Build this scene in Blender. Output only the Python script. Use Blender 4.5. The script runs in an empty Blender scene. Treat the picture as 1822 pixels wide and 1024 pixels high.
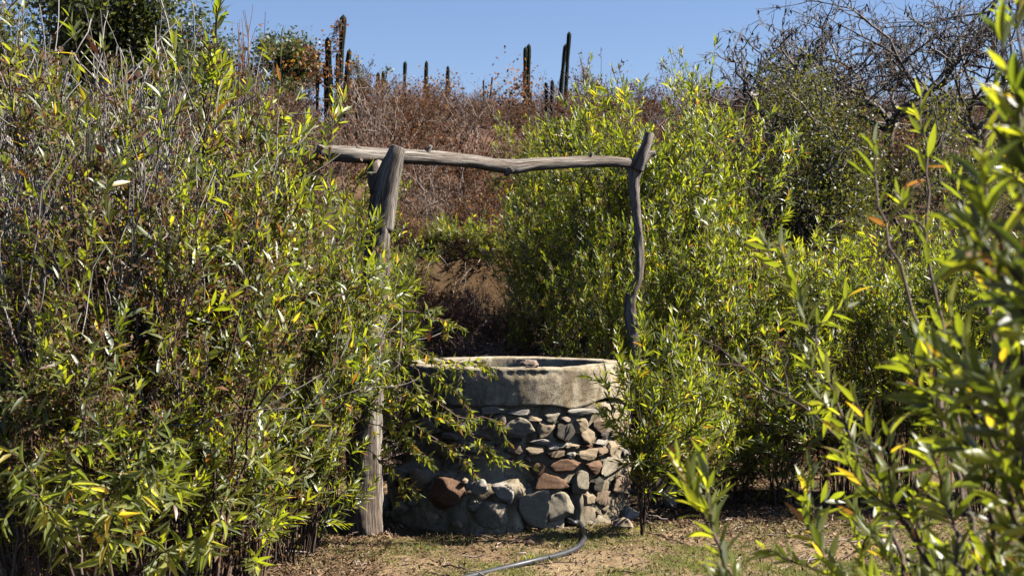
import bpy, bmesh, math
import numpy as np
from mathutils import Vector, Matrix

# ------------------------------------------------------------------ camera, sky, sun, exposure
SC = bpy.context.scene
COL = SC.collection
CAM_Z = 1.7
FPX = 2530.0
cam = bpy.data.cameras.new('camera')
cam_o = bpy.data.objects.new('camera', cam)
COL.objects.link(cam_o)
cam_o.location = (0, 0, CAM_Z)
cam_o.rotation_euler = (math.radians(90), 0, 0)
cam.sensor_width = 36.0
cam.lens = 36.0 * FPX / 1822.0
cam.clip_start = 0.05
cam.clip_end = 2000
cam.dof.use_dof = True
cam.dof.focus_distance = 10.0
cam.dof.aperture_fstop = 5.6
SC.camera = cam_o

SUN_EL = math.radians(45)
SUN_AZ = math.radians(1)          # from +X (right of the view) towards +Y (behind the well)
world = bpy.data.worlds.new('World')
SC.world = world
world.use_nodes = True
wn = world.node_tree
sky = wn.nodes.new('ShaderNodeTexSky')
sky.sky_type = 'NISHITA'
sky.sun_disc = False
sky.sun_elevation = SUN_EL
sky.sun_rotation = math.radians(90) - SUN_AZ
sky.air_density = 1.0
sky.dust_density = 0.1
sky.ozone_density = 8.0
bg = wn.nodes['Background']
bg.inputs[1].default_value = 0.05
tintn = wn.nodes.new('ShaderNodeMix')
tintn.data_type = 'RGBA'
tintn.blend_type = 'MULTIPLY'
tintn.inputs[0].default_value = 1.0
tintn.inputs[7].default_value = (1.16, .96, .93, 1)
wn.links.new(sky.outputs[0], tintn.inputs[6])
wn.links.new(tintn.outputs[2], bg.inputs[0])

sun = bpy.data.lights.new('sun', 'SUN')
sun.energy = 5.0
sun.angle = math.radians(0.5)
sun.color = (1.0, 0.94, 0.85)
sun_o = bpy.data.objects.new('sun', sun)
COL.objects.link(sun_o)
sd = Vector((math.cos(SUN_EL) * math.cos(SUN_AZ), math.cos(SUN_EL) * math.sin(SUN_AZ), math.sin(SUN_EL)))
sun_o.rotation_euler = sd.to_track_quat('Z', 'Y').to_euler()
sun_o.location = (20, 5, 25)

SC.view_settings.view_transform = 'Standard'
SC.view_settings.look = 'None'
SC.view_settings.exposure = 1.6
SC.view_settings.gamma = 1.0
SC.view_settings.use_curve_mapping = False
SC.render.engine = 'CYCLES'
SC.cycles.max_bounces = 4
SC.cycles.transmission_bounces = 1
SC.cycles.glossy_bounces = 1
SC.cycles.diffuse_bounces = 0
SC.cycles.use_denoising = True


# ------------------------------------------------------------------ helpers
def at(px, py, Y):
    return np.array([(px - 911.0) / FPX * Y, Y, CAM_Z - (py - 512.0) / FPX * Y])


def sstep(a, b, x):
    t = np.clip((np.asarray(x, float) - a) / (b - a), 0, 1)
    return t * t * (3 - 2 * t)


def terrain(x, y):
    x = np.asarray(x, float)
    y = np.asarray(y, float)
    ys = np.array([-200, 12.0, 12.8, 14, 16, 17.2, 18.2, 18.55, 19.6, 21, 23.5, 26, 29, 32, 35, 38, 44, 60, 120, 400])
    zs = np.array([0, 0, .10, .38, .85, 1.10, 1.30, 2.02, 2.32, 2.70, 3.40, 4.15, 4.85, 5.35, 5.65, 5.8, 5.7, 4, -2, -10])
    yy = y - 0.18 * np.sin(x * 1.7 + 1) * sstep(12, 18, y) - 0.25 * np.sin(x * .6 + .5) * sstep(14, 20, y)
    z = np.interp(yy, ys, zs)
    gx = -0.02 * y
    z = z + 0.35 * sstep(0.5, 2.2, np.abs(x - gx)) * sstep(12.5, 17, y) * sstep(30, 20, y)
    z = z + 0.012 * np.sin(3.1 * x + 1.3 * y) + 0.010 * np.sin(5.3 * y - 2.7 * x + 1.0) + 0.006 * np.sin(11 * x + 7 * y)
    z = z + sstep(13, 17, y) * (0.05 * np.sin(2.3 * x - 1.9 * y) + 0.04 * np.sin(5.1 * x + 3.3 * y + .7))
    return z


def tz(x, y):
    return float(terrain(x, y))


def fnoise(x, y, z, freq, seed, n=14, octaves=3):
    r_ = np.random.default_rng(seed)
    out = 0
    for o_ in range(octaves):
        a_ = 0
        for k in range(n):
            d_ = r_.normal(size=3)
            d_ = d_ / np.linalg.norm(d_) * freq * (1.9 ** o_) * r_.uniform(.6, 1.4)
            a_ = a_ + np.sin(x * d_[0] + y * d_[1] + z * d_[2] + r_.uniform(0, 6.28))
        out = out + a_ / math.sqrt(n / 2) * (.55 ** o_)
    return out


class Geo:
    """collects triangles with a per-vertex tint value and grain vector"""
    def __init__(self):
        self.v, self.f, self.t, self.g, self.n = [], [], [], [], 0

    def add(self, v, f, t=0.5, g=None):
        v = np.asarray(v, np.float32).reshape(-1, 3)
        f = np.asarray(f, np.int32).reshape(-1, 3)
        self.v.append(v)
        self.f.append(f + self.n)
        tt = np.empty(len(v), np.float32)
        tt[:] = t
        self.t.append(tt)
        self.g.append(v if g is None else np.asarray(g, np.float32))
        self.n += len(v)

    def mesh(self, name, mat, smooth=True):
        m = bpy.data.meshes.new(name)
        if self.n:
            v = np.concatenate(self.v)
            f = np.concatenate(self.f)
            m.vertices.add(len(v))
            m.vertices.foreach_set('co', v.ravel())
            m.loops.add(len(f) * 3)
            m.loops.foreach_set('vertex_index', f.ravel())
            m.polygons.add(len(f))
            m.polygons.foreach_set('loop_start', np.arange(0, len(f) * 3, 3, dtype=np.int32))
            m.polygons.foreach_set('use_smooth', np.full(len(f), smooth))
            a = m.attributes.new('tint', 'FLOAT', 'POINT')
            a.data.foreach_set('value', np.concatenate(self.t))
            a = m.attributes.new('grain', 'FLOAT_VECTOR', 'POINT')
            a.data.foreach_set('vector', np.concatenate(self.g).ravel())
            m.update(calc_edges=True)
        m.materials.append(mat)
        return m


def link(name, mesh, parent=None, kind=None):
    o = bpy.data.objects.new(name, mesh)
    COL.objects.link(o)
    if parent is not None:
        o.parent = parent
    if kind:
        o['kind'] = kind
    return o


def tag(o, label, cat, group=None):
    o['label'] = label
    o['category'] = cat
    if group:
        o['group'] = group
    return o


def thing(name, label, cat, loc=(0, 0, 0), rz=0.0, group=None, scale=1.0):
    o = bpy.data.objects.new(name, None)
    o.empty_display_size = .1
    COL.objects.link(o)
    o.location = loc
    o.rotation_euler = (0, 0, rz)
    o.scale = (scale,) * 3 if np.isscalar(scale) else scale
    return tag(o, label, cat, group)


def dup(root, loc, rz, scale, label, group=None):
    r = root.copy()
    COL.objects.link(r)
    r.location = loc
    r.rotation_euler = (0, 0, rz)
    r.scale = (scale,) * 3 if np.isscalar(scale) else scale
    r['label'] = label
    if group:
        r['group'] = group
    for ch in list(root.children):
        c = ch.copy()
        COL.objects.link(c)
        c.parent = r
        for g in ch.children:
            d = g.copy()
            COL.objects.link(d)
            d.parent = c
    return r


def norm(a):
    a = np.asarray(a, float)
    return a / (np.linalg.norm(a, axis=-1, keepdims=True) + 1e-9)


def frames(pts):
    pts = np.asarray(pts, float)
    T = norm(np.gradient(pts, axis=0))
    m = np.abs(T.mean(0))
    ref = np.zeros(3)
    ref[int(np.argmin(m))] = 1
    U = norm(np.cross(T, ref))
    return T, U, np.cross(T, U)


def tube(geo, pts, r, sides=5, tint=.5, cap=True, rough=0.0, rng=None, seed=0.0):
    pts = np.asarray(pts, float)
    n = len(pts)
    r = np.broadcast_to(np.asarray(r, float), (n,))
    T, U, W = frames(pts)
    a = np.arange(sides) * 2 * math.pi / sides
    ca, sa = np.cos(a), np.sin(a)
    rr = np.repeat(r[:, None], sides, 1)
    ln = np.concatenate([[0], np.cumsum(np.linalg.norm(np.diff(pts, axis=0), axis=1))])
    if rough:
        for k, (fa, fl) in enumerate(((3, 9), (5, 17), (2, 5), (7, 31), (4, 60))):
            rr = rr * (1 + rough * np.sin(fa * a[None, :] + fl * ln[:, None] + 1.7 * k + seed + .8 * np.sin(3 * ln[:, None] + k)) / (1 + .4 * k))
    V = pts[:, None, :] + rr[..., None] * (ca[None, :, None] * U[:, None, :] + sa[None, :, None] * W[:, None, :])
    G = np.stack([np.broadcast_to(ca * 1.0, (n, sides)), np.broadcast_to(sa * 1.0, (n, sides)), np.repeat(ln[:, None], sides, 1) + seed], -1)
    i = np.arange(n - 1)[:, None] * sides
    j = np.arange(sides)[None, :]
    j2 = (j + 1) % sides
    A, B, C, D = i + j, i + j2, i + sides + j2, i + sides + j
    F = np.concatenate([np.stack([A, B, C], -1).reshape(-1, 3), np.stack([A, C, D], -1).reshape(-1, 3)])
    V = V.reshape(-1, 3)
    G = G.reshape(-1, 3)
    if cap:
        V = np.vstack([V, pts[0] , pts[-1]])
        G = np.vstack([G, [0, 0, ln[0] + seed], [0, 0, ln[-1] + seed]])
        k = n * sides
        jj = np.arange(sides)
        e = (n - 1) * sides
        F = np.vstack([F, np.stack([(jj + 1) % sides, jj, np.full(sides, k)], -1),
                       np.stack([e + jj, e + (jj + 1) % sides, np.full(sides, k + 1)], -1)])
    geo.add(V, F, tint, G)


LEAF8_V = np.array([(0, 0, 0), (.28, -.42, .10), (.28, 0, 0), (.28, .42, .10), (.62, -.40, .10), (.62, 0, 0), (.62, .40, .10), (1, 0, 0)], float)
LEAF8_F = np.array([(0, 1, 2), (0, 2, 3), (1, 4, 5), (1, 5, 2), (2, 5, 6), (2, 6, 3), (4, 7, 5), (5, 7, 6)])
LEAF4_V = np.array([(0, 0, 0), (.45, -.5, .1), (.45, 0, 0), (.45, .5, .1), (1, 0, 0)], float)
LEAF4_F = np.array([(0, 1, 2), (0, 2, 3), (1, 4, 2), (2, 4, 3)])
LEAF2_V = np.array([(0, 0, 0), (.5, -.5, 0), (.5, .5, .0), (1, 0, 0)], float)
LEAF2_F = np.array([(0, 1, 2), (1, 3, 2)])
OVATE_V = np.array([(0, 0, 0), (.10, -.30, .06), (.10, 0, 0), (.10, .30, .06), (.32, -.50, .12), (.32, 0, 0), (.32, .50, .12),
                    (.66, -.28, .08), (.66, 0, 0), (.66, .28, .08), (1, 0, 0)], float)
OVATE_F = np.array([(0, 1, 2), (0, 2, 3), (1, 4, 5), (1, 5, 2), (2, 5, 6), (2, 6, 3), (4, 7, 8), (4, 8, 5), (5, 8, 9), (5, 9, 6), (7, 10, 8), (8, 10, 9)])
LANCE_V = np.array([(0, 0, 0), (.12, -.22, .05), (.12, 0, 0), (.12, .22, .05), (.32, -.47, .10), (.32, 0, 0), (.32, .47, .10),
                    (.55, -.47, .11), (.55, 0, 0), (.55, .47, .11), (.80, -.24, .07), (.80, 0, 0), (.80, .24, .07), (1, 0, 0)], float)
LANCE_F = np.array([(0, 1, 2), (0, 2, 3)] + [t for k in (1, 4, 7) for t in
                   ((k, k + 3, k + 4), (k, k + 4, k + 1), (k + 1, k + 4, k + 5), (k + 1, k + 5, k + 2))] + [(10, 13, 11), (11, 13, 12)])
TEMPL = {'8': (LEAF8_V, LEAF8_F), '4': (LEAF4_V, LEAF4_F), '2': (LEAF2_V, LEAF2_F), 'o': (OVATE_V, OVATE_F), 'l': (LANCE_V, LANCE_F)}


def add_leaves(geo, P, D, N, L, W, curl, tint, templ='8'):
    P = np.asarray(P, float)
    if len(P) == 0:
        return
    TV, TF = TEMPL[templ]
    D = norm(D)
    S = norm(np.cross(N, D))
    N2 = np.cross(D, S)
    L = np.broadcast_to(L, (len(P),))
    W = np.broadcast_to(W, (len(P),))
    curl = np.broadcast_to(curl, (len(P),))
    t, s, h = TV[:, 0], TV[:, 1], TV[:, 2]
    V = (P[:, None] + (L[:, None] * t)[..., None] * D[:, None] + (W[:, None] * s)[..., None] * S[:, None]
         + (W[:, None] * h - (curl * L)[:, None] * t ** 2)[..., None] * N2[:, None])
    F = TF[None] + (np.arange(len(P)) * len(TV))[:, None, None]
    geo.add(V.reshape(-1, 3), F.reshape(-1, 3), np.repeat(np.broadcast_to(tint, (len(P),)), len(TV)))


def along(pts, ts):
    """points and tangents of a polyline at parameters ts (0..1 by length)"""
    pts = np.asarray(pts, float)
    seg = np.linalg.norm(np.diff(pts, axis=0), axis=1)
    ln = np.concatenate([[0], np.cumsum(seg)])
    q = np.asarray(ts) * ln[-1]
    P = np.stack([np.interp(q, ln, pts[:, k]) for k in range(3)], -1)
    tan = norm(np.gradient(pts, axis=0))
    T = norm(np.stack([np.interp(q, ln, tan[:, k]) for k in range(3)], -1))
    return P, T, ln[-1]


def leaf_spray(rng, pts, n, t0, t1, ang0, ang1, rnd=.25):
    """spirally set leaves: positions, directions, upper-side normals"""
    ts = t0 + (t1 - t0) * np.sort(rng.random(n)) ** .8
    P, T, ln = along(pts, ts)
    ref = norm(rng.normal(size=3))
    U = norm(np.cross(T, ref))
    Wv = np.cross(T, U)
    az = np.arange(n) * 2.39996 + rng.random() * 6.28 + rng.normal(0, rnd, n)
    R = np.cos(az)[:, None] * U + np.sin(az)[:, None] * Wv
    k = (ts - t0) / max(t1 - t0, 1e-6)
    a = ang0 + (ang1 - ang0) * k + rng.normal(0, .16, n)
    D = np.cos(a)[:, None] * T + np.sin(a)[:, None] * R
    D = D + rng.normal(0, .08, (n, 3))
    N = T - (T * D).sum(1, keepdims=True) * D + rng.normal(0, .2, (n, 3))
    return P, norm(D), norm(N), k


def curve(p0, p1, bend, n=7, jitter=0.0, rng=None):
    p0, p1, bend = map(lambda q: np.asarray(q, float), (p0, p1, bend))
    t = np.linspace(0, 1, n)[:, None]
    m = (p0 + p1) / 2 + bend
    p = (1 - t) ** 2 * p0 + 2 * t * (1 - t) * m + t ** 2 * p1
    if jitter and rng is not None:
        p[1:] += rng.normal(0, jitter, (n - 1, 3))
    return p


def smooth_poly(pts, n):
    """Catmull-Rom resample"""
    p = np.asarray(pts, float)
    q = np.vstack([2 * p[0] - p[1], p, 2 * p[-1] - p[-2]])
    out = []
    m = len(p) - 1
    for u in np.linspace(0, m - 1e-6, n):
        i = int(u)
        t = u - i
        a, b, c, d = q[i], q[i + 1], q[i + 2], q[i + 3]
        out.append(.5 * (2 * b + (c - a) * t + (2 * a - 5 * b + 4 * c - d) * t * t + (-a + 3 * b - 3 * c + d) * t ** 3))
    return np.array(out)


# ------------------------------------------------------------------ materials
def new_mat(name):
    m = bpy.data.materials.new(name)
    m.use_nodes = True
    nt = m.node_tree
    p = nt.nodes['Principled BSDF']
    return m, nt, p


def ramp(nt, stops, src=None):
    r = nt.nodes.new('ShaderNodeValToRGB')
    el = r.color_ramp.elements
    while len(el) > 1:
        el.remove(el[-1])
    el[0].position, el[0].color = stops[0][0], (*stops[0][1], 1)
    for pos, c in stops[1:]:
        e = el.new(pos)
        e.color = (*c, 1)
    if src is not None:
        nt.links.new(src, r.inputs[0])
    return r.outputs[0]


def noise(nt, vec, scale, detail=4, rough=.55, dist=0.0):
    n = nt.nodes.new('ShaderNodeTexNoise')
    n.inputs['Scale'].default_value = scale
    n.inputs['Detail'].default_value = detail
    n.inputs['Roughness'].default_value = rough
    n.inputs['Distortion'].default_value = dist
    if vec is not None:
        nt.links.new(vec, n.inputs['Vector'])
    return n.outputs[0]


def mixc(nt, a, b, fac, mode='MIX'):
    m = nt.nodes.new('ShaderNodeMix')
    m.data_type = 'RGBA'
    m.blend_type = mode
    for k, v in ((0, fac), (6, a), (7, b)):
        if hasattr(v, 'links') or hasattr(v, 'is_output'):
            nt.links.new(v, m.inputs[k])
        else:
            m.inputs[k].default_value = v if np.isscalar(v) else (*v, 1)
    return m.outputs[2]


def attr(nt, name, out='Fac'):
    a = nt.nodes.new('ShaderNodeAttribute')
    a.attribute_name = name
    return a.outputs[out]


def objco(nt):
    return nt.nodes.new('ShaderNodeTexCoord').outputs['Object']


def bump(nt, p, h, strength=.5, dist=.01):
    b = nt.nodes.new('ShaderNodeBump')
    b.inputs['Strength'].default_value = strength
    b.inputs['Distance'].default_value = dist
    nt.links.new(h, b.inputs['Height'])
    nt.links.new(b.outputs[0], p.inputs['Normal'])


def leaf_material(name, stops, trans, rough=.38, per_object=False, tmix=.45, spec=.5):
    m, nt, p = new_mat(name)
    if per_object:
        src = nt.nodes.new('ShaderNodeObjectInfo').outputs['Random']
    else:
        src = attr(nt, 'tint')
    if per_object:
        k = nt.nodes.new('ShaderNodeMath')
        k.operation = 'POWER'
        nt.links.new(src, k.inputs[0])
        k.inputs[1].default_value = 1.15
        src = k.outputs[0]
        stops = [(q if q < .9 else .9 + (q - .9) * .2 + .07, c_) for q, c_ in stops[:-1]] + [(1.0, stops[-1][1])]
    c = ramp(nt, stops, src)
    c2 = mixc(nt, c, (.55, .60, .34), 0.05)
    nt.links.new(c2, p.inputs['Base Color'])
    p.inputs['Roughness'].default_value = rough
    p.inputs['Specular IOR Level'].default_value = spec
    tr = nt.nodes.new('ShaderNodeBsdfTranslucent')
    tc = mixc(nt, c, trans, 1.0, 'MULTIPLY')
    nt.links.new(tc, tr.inputs['Color'])
    mx = nt.nodes.new('ShaderNodeMixShader')
    mx.inputs[0].default_value = tmix
    nt.links.new(p.outputs[0], mx.inputs[1])
    nt.links.new(tr.outputs[0], mx.inputs[2])
    out = nt.nodes['Material Output']
    nt.links.new(mx.outputs[0], out.inputs[0])
    return m


GREEN = [(0, (.016, .026, .004)), (.35, (.044, .060, .007)), (.65, (.086, .104, .011)), (.90, (.140, .150, .018)), (.95, (.22, .16, .022)), (1.0, (.09, .042, .02))]
M_LEAF = leaf_material('willow_leaf', GREEN, (5.1, 4.8, 1.6), .45, tmix=.42, spec=.9)
M_LEAF_SOLO = leaf_material('willow_leaf_single', GREEN, (5.1, 4.8, 1.6), .45, per_object=True, tmix=.42, spec=.9)
BROAD = [(0, (.040, .055, .010)), (.5, (.090, .108, .018)), (.88, (.155, .165, .032)), (.94, (.30, .22, .03)), (1.0, (.32, .16, .02))]
M_BROAD = leaf_material('broad_leaf_single', BROAD, (4.4, 4.2, 1.8), .5, per_object=True)
M_BROAD_A = leaf_material('broad_leaf', BROAD, (4.4, 4.2, 1.8), .5)
TREEG = [(0, (.018, .025, .008)), (.5, (.035, .045, .012)), (.85, (.07, .075, .02)), (1.0, (.20, .13, .03))]
M_TREELEAF = leaf_material('tree_leaf', TREEG, (2.4, 2.4, 1.2), .45)
THORN = [(0, (.016, .019, .005)), (.5, (.042, .046, .009)), (.9, (.085, .078, .018)), (1.0, (.12, .07, .02))]
M_THORN = leaf_material('thorn_tree_leaf', THORN, (3.0, 3.0, 1.4), .45)
DRY = [(0, (.030, .014, .009)), (.4, (.075, .030, .016)), (.75, (.13, .055, .026)), (.92, (.22, .11, .035)), (1.0, (.36, .20, .03))]
M_DRYLEAF = leaf_material('dry_leaf', DRY, (1.8, 1.5, 1.0), .7, tmix=.3, spec=.2)
VINE = [(0, (.06, .022, .012)), (.45, (.14, .05, .02)), (.75, (.26, .13, .02)), (1.0, (.42, .26, .03))]
M_VINE = leaf_material('vine_leaf', VINE, (2.2, 1.8, 1.0), .55, tmix=.35, spec=.3)
LITTER = [(0, (.035, .017, .010)), (.35, (.085, .040, .022)), (.7, (.18, .095, .052)), (1.0, (.36, .24, .14))]
M_LITTER = leaf_material('leaf_litter', LITTER, (1.2, 1.1, 1.0), .75, tmix=.15, spec=.2)
GRASS = [(0, (.07, .09, .02)), (.5, (.15, .165, .045)), (.85, (.24, .22, .08)), (1.0, (.34, .25, .12))]
M_GRASS = leaf_material('grass_blade', GRASS, (2.2, 2.2, 1.2), .55, tmix=.3, spec=.25)


M_WITHER = leaf_material('withered_leaf', [(0, (.050, .024, .014)), (.45, (.115, .058, .030)), (.8, (.20, .11, .055)), (1.0, (.30, .19, .10))], (1.8, 1.5, 1.0), .7, tmix=.3, spec=.2)


def stem_material(name, stops, rough=.75):
    m, nt, p = new_mat(name)
    g = attr(nt, 'grain', 'Vector')
    n = noise(nt, g, 9.0, 3)
    t = attr(nt, 'tint')
    mth = nt.nodes.new('ShaderNodeMath')
    mth.operation = 'MULTIPLY_ADD'
    nt.links.new(n, mth.inputs[0])
    mth.inputs[1].default_value = .7
    sub = nt.nodes.new('ShaderNodeMath')
    sub.operation = 'SUBTRACT'
    nt.links.new(t, sub.inputs[0])
    sub.inputs[1].default_value = .35
    nt.links.new(sub.outputs[0], mth.inputs[2])
    c = ramp(nt, stops, mth.outputs[0])
    nt.links.new(c, p.inputs['Base Color'])
    p.inputs['Roughness'].default_value = rough
    p.inputs['Specular IOR Level'].default_value = .25
    return m


M_STEM = stem_material('shrub_stem', [(0, (.018, .010, .007)), (.5, (.060, .036, .024)), (1.0, (.17, .125, .09))])
M_TWIG = stem_material('dry_twig', [(0, (.028, .016, .011)), (.5, (.10, .060, .043)), (1.0, (.32, .25, .21))])
M_PALE = stem_material('pale_stem', [(0, (.08, .066, .055)), (.5, (.20, .17, .145)), (1.0, (.36, .325, .29))])
M_BARK = stem_material('tree_bark', [(0, (.03, .023, .018)), (.5, (.09, .07, .055)), (1.0, (.24, .21, .18))])
M_PODS = stem_material('seed_pod', [(0, (.02, .011, .008)), (.5, (.05, .026, .016)), (1.0, (.10, .055, .03))])
M_PURPLE = stem_material('red_stem', [(0, (.05, .022, .02)), (.5, (.12, .06, .05)), (1.0, (.24, .16, .12))])


def wood_material():
    m, nt, p = new_mat('weathered_wood')
    g = attr(nt, 'grain', 'Vector')
    mp = nt.nodes.new('ShaderNodeMapping')
    mp.inputs['Scale'].default_value = (3.2, 3.2, 1.3)
    nt.links.new(g, mp.inputs['Vector'])
    v = mp.outputs[0]
    fine = noise(nt, v, 4.0, 8, .65, .3)
    base = ramp(nt, [(.32, (.030, .023, .018)), (.44, (.13, .105, .085)), (.55, (.30, .265, .225)), (.72, (.48, .44, .38))], fine)
    big = noise(nt, g, .9, 3)
    stain = ramp(nt, [(.36, (.36, .27, .21)), (.58, (1, 1, 1))], big)
    c = mixc(nt, base, stain, .8, 'MULTIPLY')
    mp2 = nt.nodes.new('ShaderNodeMapping')
    mp2.inputs['Scale'].default_value = (5.0, 5.0, .55)
    nt.links.new(g, mp2.inputs['Vector'])
    ck = noise(nt, mp2.outputs[0], 1.7, 5, .6, .6)
    crack = ramp(nt, [(.478, (1, 1, 1)), (.505, (.06, .05, .045)), (.535, (1, 1, 1))], ck)
    c = mixc(nt, c, crack, .9, 'MULTIPLY')
    nt.links.new(c, p.inputs['Base Color'])
    p.inputs['Roughness'].default_value = .8
    p.inputs['Specular IOR Level'].default_value = .25
    h = mixc(nt, fine, crack, .6)
    bump(nt, p, h, .8, .008)
    return m


M_WOOD = wood_material()


def plaster_material(name, tone=1.0):
    m, nt, p = new_mat(name)
    o = objco(nt)
    big = noise(nt, o, 3.5, 5, .6, .4)
    c = ramp(nt, [(.28, (.16 * tone, .125 * tone, .085 * tone)), (.43, (.34 * tone, .285 * tone, .20 * tone)), (.60, (.47 * tone, .415 * tone, .30 * tone)), (.8, (.58 * tone, .53 * tone, .40 * tone))], big)
    mid = noise(nt, o, 17, 6, .7)
    sp = ramp(nt, [(.32, (.45, .40, .33)), (.5, (1, 1, 1))], mid)
    c = mixc(nt, c, sp, .7, 'MULTIPLY')
    fine = noise(nt, o, 140, 4, .7)
    fs = ramp(nt, [(.35, (.55, .52, .48)), (.52, (1, 1, 1))], fine)
    c = mixc(nt, c, fs, .6, 'MULTIPLY')
    stv = nt.nodes.new('ShaderNodeMapping')
    stv.inputs['Scale'].default_value = (9, 9, 1.4)
    nt.links.new(o, stv.inputs['Vector'])
    drip = ramp(nt, [(.40, (.42, .36, .29)), (.56, (1, 1, 1))], noise(nt, stv.outputs[0], 1.0, 5, .6))
    c = mixc(nt, c, drip, .75, 'MULTIPLY')
    cr = ramp(nt, [(.490, (1, 1, 1)), (.502, (.18, .15, .12)), (.514, (1, 1, 1))], noise(nt, o, 2.6, 7, .62, .8))
    c = mixc(nt, c, cr, .8, 'MULTIPLY')
    nt.links.new(c, p.inputs['Base Color'])
    p.inputs['Roughness'].default_value = .9
    p.inputs['Specular IOR Level'].default_value = .2
    h = mixc(nt, mid, fine, .45)
    bump(nt, p, h, .9, .014)
    return m


M_PLASTER = plaster_material('cement_plaster', 1.05)
M_MORTAR = plaster_material('mortar', .85)
M_FOOT = plaster_material('cement_footing', .92)


def stone_material(name, a, b, c, speck=.5):
    m, nt, p = new_mat(name)
    o = objco(nt)
    rnd = nt.nodes.new('ShaderNodeObjectInfo').outputs['Random']
    ad = nt.nodes.new('ShaderNodeVectorMath')
    ad.operation = 'ADD'
    nt.links.new(o, ad.inputs[0])
    cmb = nt.nodes.new('ShaderNodeCombineXYZ')
    mu = nt.nodes.new('ShaderNodeMath')
    mu.operation = 'MULTIPLY'
    mu.inputs[1].default_value = 37.0
    nt.links.new(rnd, mu.inputs[0])
    nt.links.new(mu.outputs[0], cmb.inputs[0])
    nt.links.new(cmb.outputs[0], ad.inputs[1])
    v = ad.outputs[0]
    n1 = noise(nt, v, 11, 5, .6, .3)
    col = ramp(nt, [(.3, a), (.5, b), (.7, c)], n1)
    dust = ramp(nt, [(.40, (0, 0, 0)), (.62, (.32, .32, .32))], noise(nt, v, 19, 6, .65))
    col = mixc(nt, col, (.29, .24, .165), dust)
    vo = noise(nt, v, 160, 3, .6)
    sp = ramp(nt, [(.36, (.22, .2, .19)), (.47, (1, 1, 1)), (.60, (1, 1, 1)), (.68, (1.35, 1.33, 1.3))], vo)
    col = mixc(nt, col, sp, speck, 'MULTIPLY')
    nt.links.new(col, p.inputs['Base Color'])
    p.inputs['Roughness'].default_value = .85
    p.inputs['Specular IOR Level'].default_value = .25
    n3 = noise(nt, v, 45, 6, .7)
    h = mixc(nt, n3, vo, .3)
    bump(nt, p, h, .8, .010)
    return m


STONE = {
    'grey': stone_material('granite_stone', (.18, .15, .105), (.29, .25, .18), (.39, .345, .26), .7),
    'tan': stone_material('tan_stone', (.20, .145, .085), (.32, .24, .15), (.41, .33, .22), .4),
    'pink': stone_material('pink_stone', (.19, .125, .095), (.28, .20, .155), (.35, .275, .22), .4),
    'rust': stone_material('rust_stone', (.075, .034, .018), (.14, .064, .034), (.23, .14, .08), .4),
    'dark': stone_material('dark_stone', (.012, .011, .011), (.025, .023, .022), (.06, .055, .05), .2),
    'brown': stone_material('brown_stone', (.11, .07, .045), (.20, .135, .085), (.30, .22, .15), .4),
    'pale': stone_material('pale_stone', (.25, .225, .185), (.34, .31, .26), (.42, .39, .335), .5),
}


def ground_material():
    m, nt, p = new_mat('dry_soil')
    o = objco(nt)
    big = noise(nt, o, .55, 5, .6, .3)
    c = ramp(nt, [(.3, (.13, .090, .048)), (.5, (.24, .172, .098)), (.7, (.35, .265, .155))], big)
    sep = nt.nodes.new('ShaderNodeSeparateXYZ')
    nt.links.new(o, sep.inputs[0])
    mr = nt.nodes.new('ShaderNodeMapRange')
    mr.inputs[1].default_value = 19
    mr.inputs[2].default_value = 24
    nt.links.new(sep.outputs[1], mr.inputs[0])
    red = ramp(nt, [(.3, (.09, .048, .030)), (.55, (.16, .088, .054)), (.75, (.23, .135, .085))], noise(nt, o, 1.3, 5))
    c = mixc(nt, c, red, mr.outputs[0])
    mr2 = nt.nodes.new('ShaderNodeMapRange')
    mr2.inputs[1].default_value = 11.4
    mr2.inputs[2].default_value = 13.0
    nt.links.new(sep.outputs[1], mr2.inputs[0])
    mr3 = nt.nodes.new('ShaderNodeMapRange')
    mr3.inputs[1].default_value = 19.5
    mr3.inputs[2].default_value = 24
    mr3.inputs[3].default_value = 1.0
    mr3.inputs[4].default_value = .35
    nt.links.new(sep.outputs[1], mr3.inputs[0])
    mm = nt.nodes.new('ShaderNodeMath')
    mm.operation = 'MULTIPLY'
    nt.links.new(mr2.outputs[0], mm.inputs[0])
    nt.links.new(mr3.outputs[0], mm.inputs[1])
    c = mixc(nt, c, mixc(nt, c, (.34, .29, .26), 1.0, 'MULTIPLY'), mm.outputs[0])  # soil multiplied darker behind the well and up the bank: dark earth plus painted-in shade
    mid = noise(nt, o, 9, 6, .7)
    sp = ramp(nt, [(.3, (.45, .38, .33)), (.5, (1, 1, 1)), (.75, (1.25, 1.2, 1.15))], mid)
    c = mixc(nt, c, sp, .8, 'MULTIPLY')
    fine = noise(nt, o, 70, 5, .7)
    fs = ramp(nt, [(.34, (.5, .43, .38)), (.5, (1, 1, 1)), (.7, (1.3, 1.27, 1.2))], fine)
    c = mixc(nt, c, fs, .8, 'MULTIPLY')
    nt.links.new(c, p.inputs['Base Color'])
    p.inputs['Roughness'].default_value = .95
    p.inputs['Specular IOR Level'].default_value = .1
    h = mixc(nt, mid, fine, .4)
    bump(nt, p, h, 1.0, .035)
    return m


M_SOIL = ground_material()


def simple(name, col, rough=.5, spec=.4):
    m, nt, p = new_mat(name)
    o = objco(nt)
    n = noise(nt, o, 30, 4)
    c = ramp(nt, [(.3, tuple(x * .6 for x in col)), (.7, tuple(min(1, x * 1.35) for x in col))], n)
    nt.links.new(c, p.inputs['Base Color'])
    p.inputs['Roughness'].default_value = rough
    p.inputs['Specular IOR Level'].default_value = spec
    return m


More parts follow.
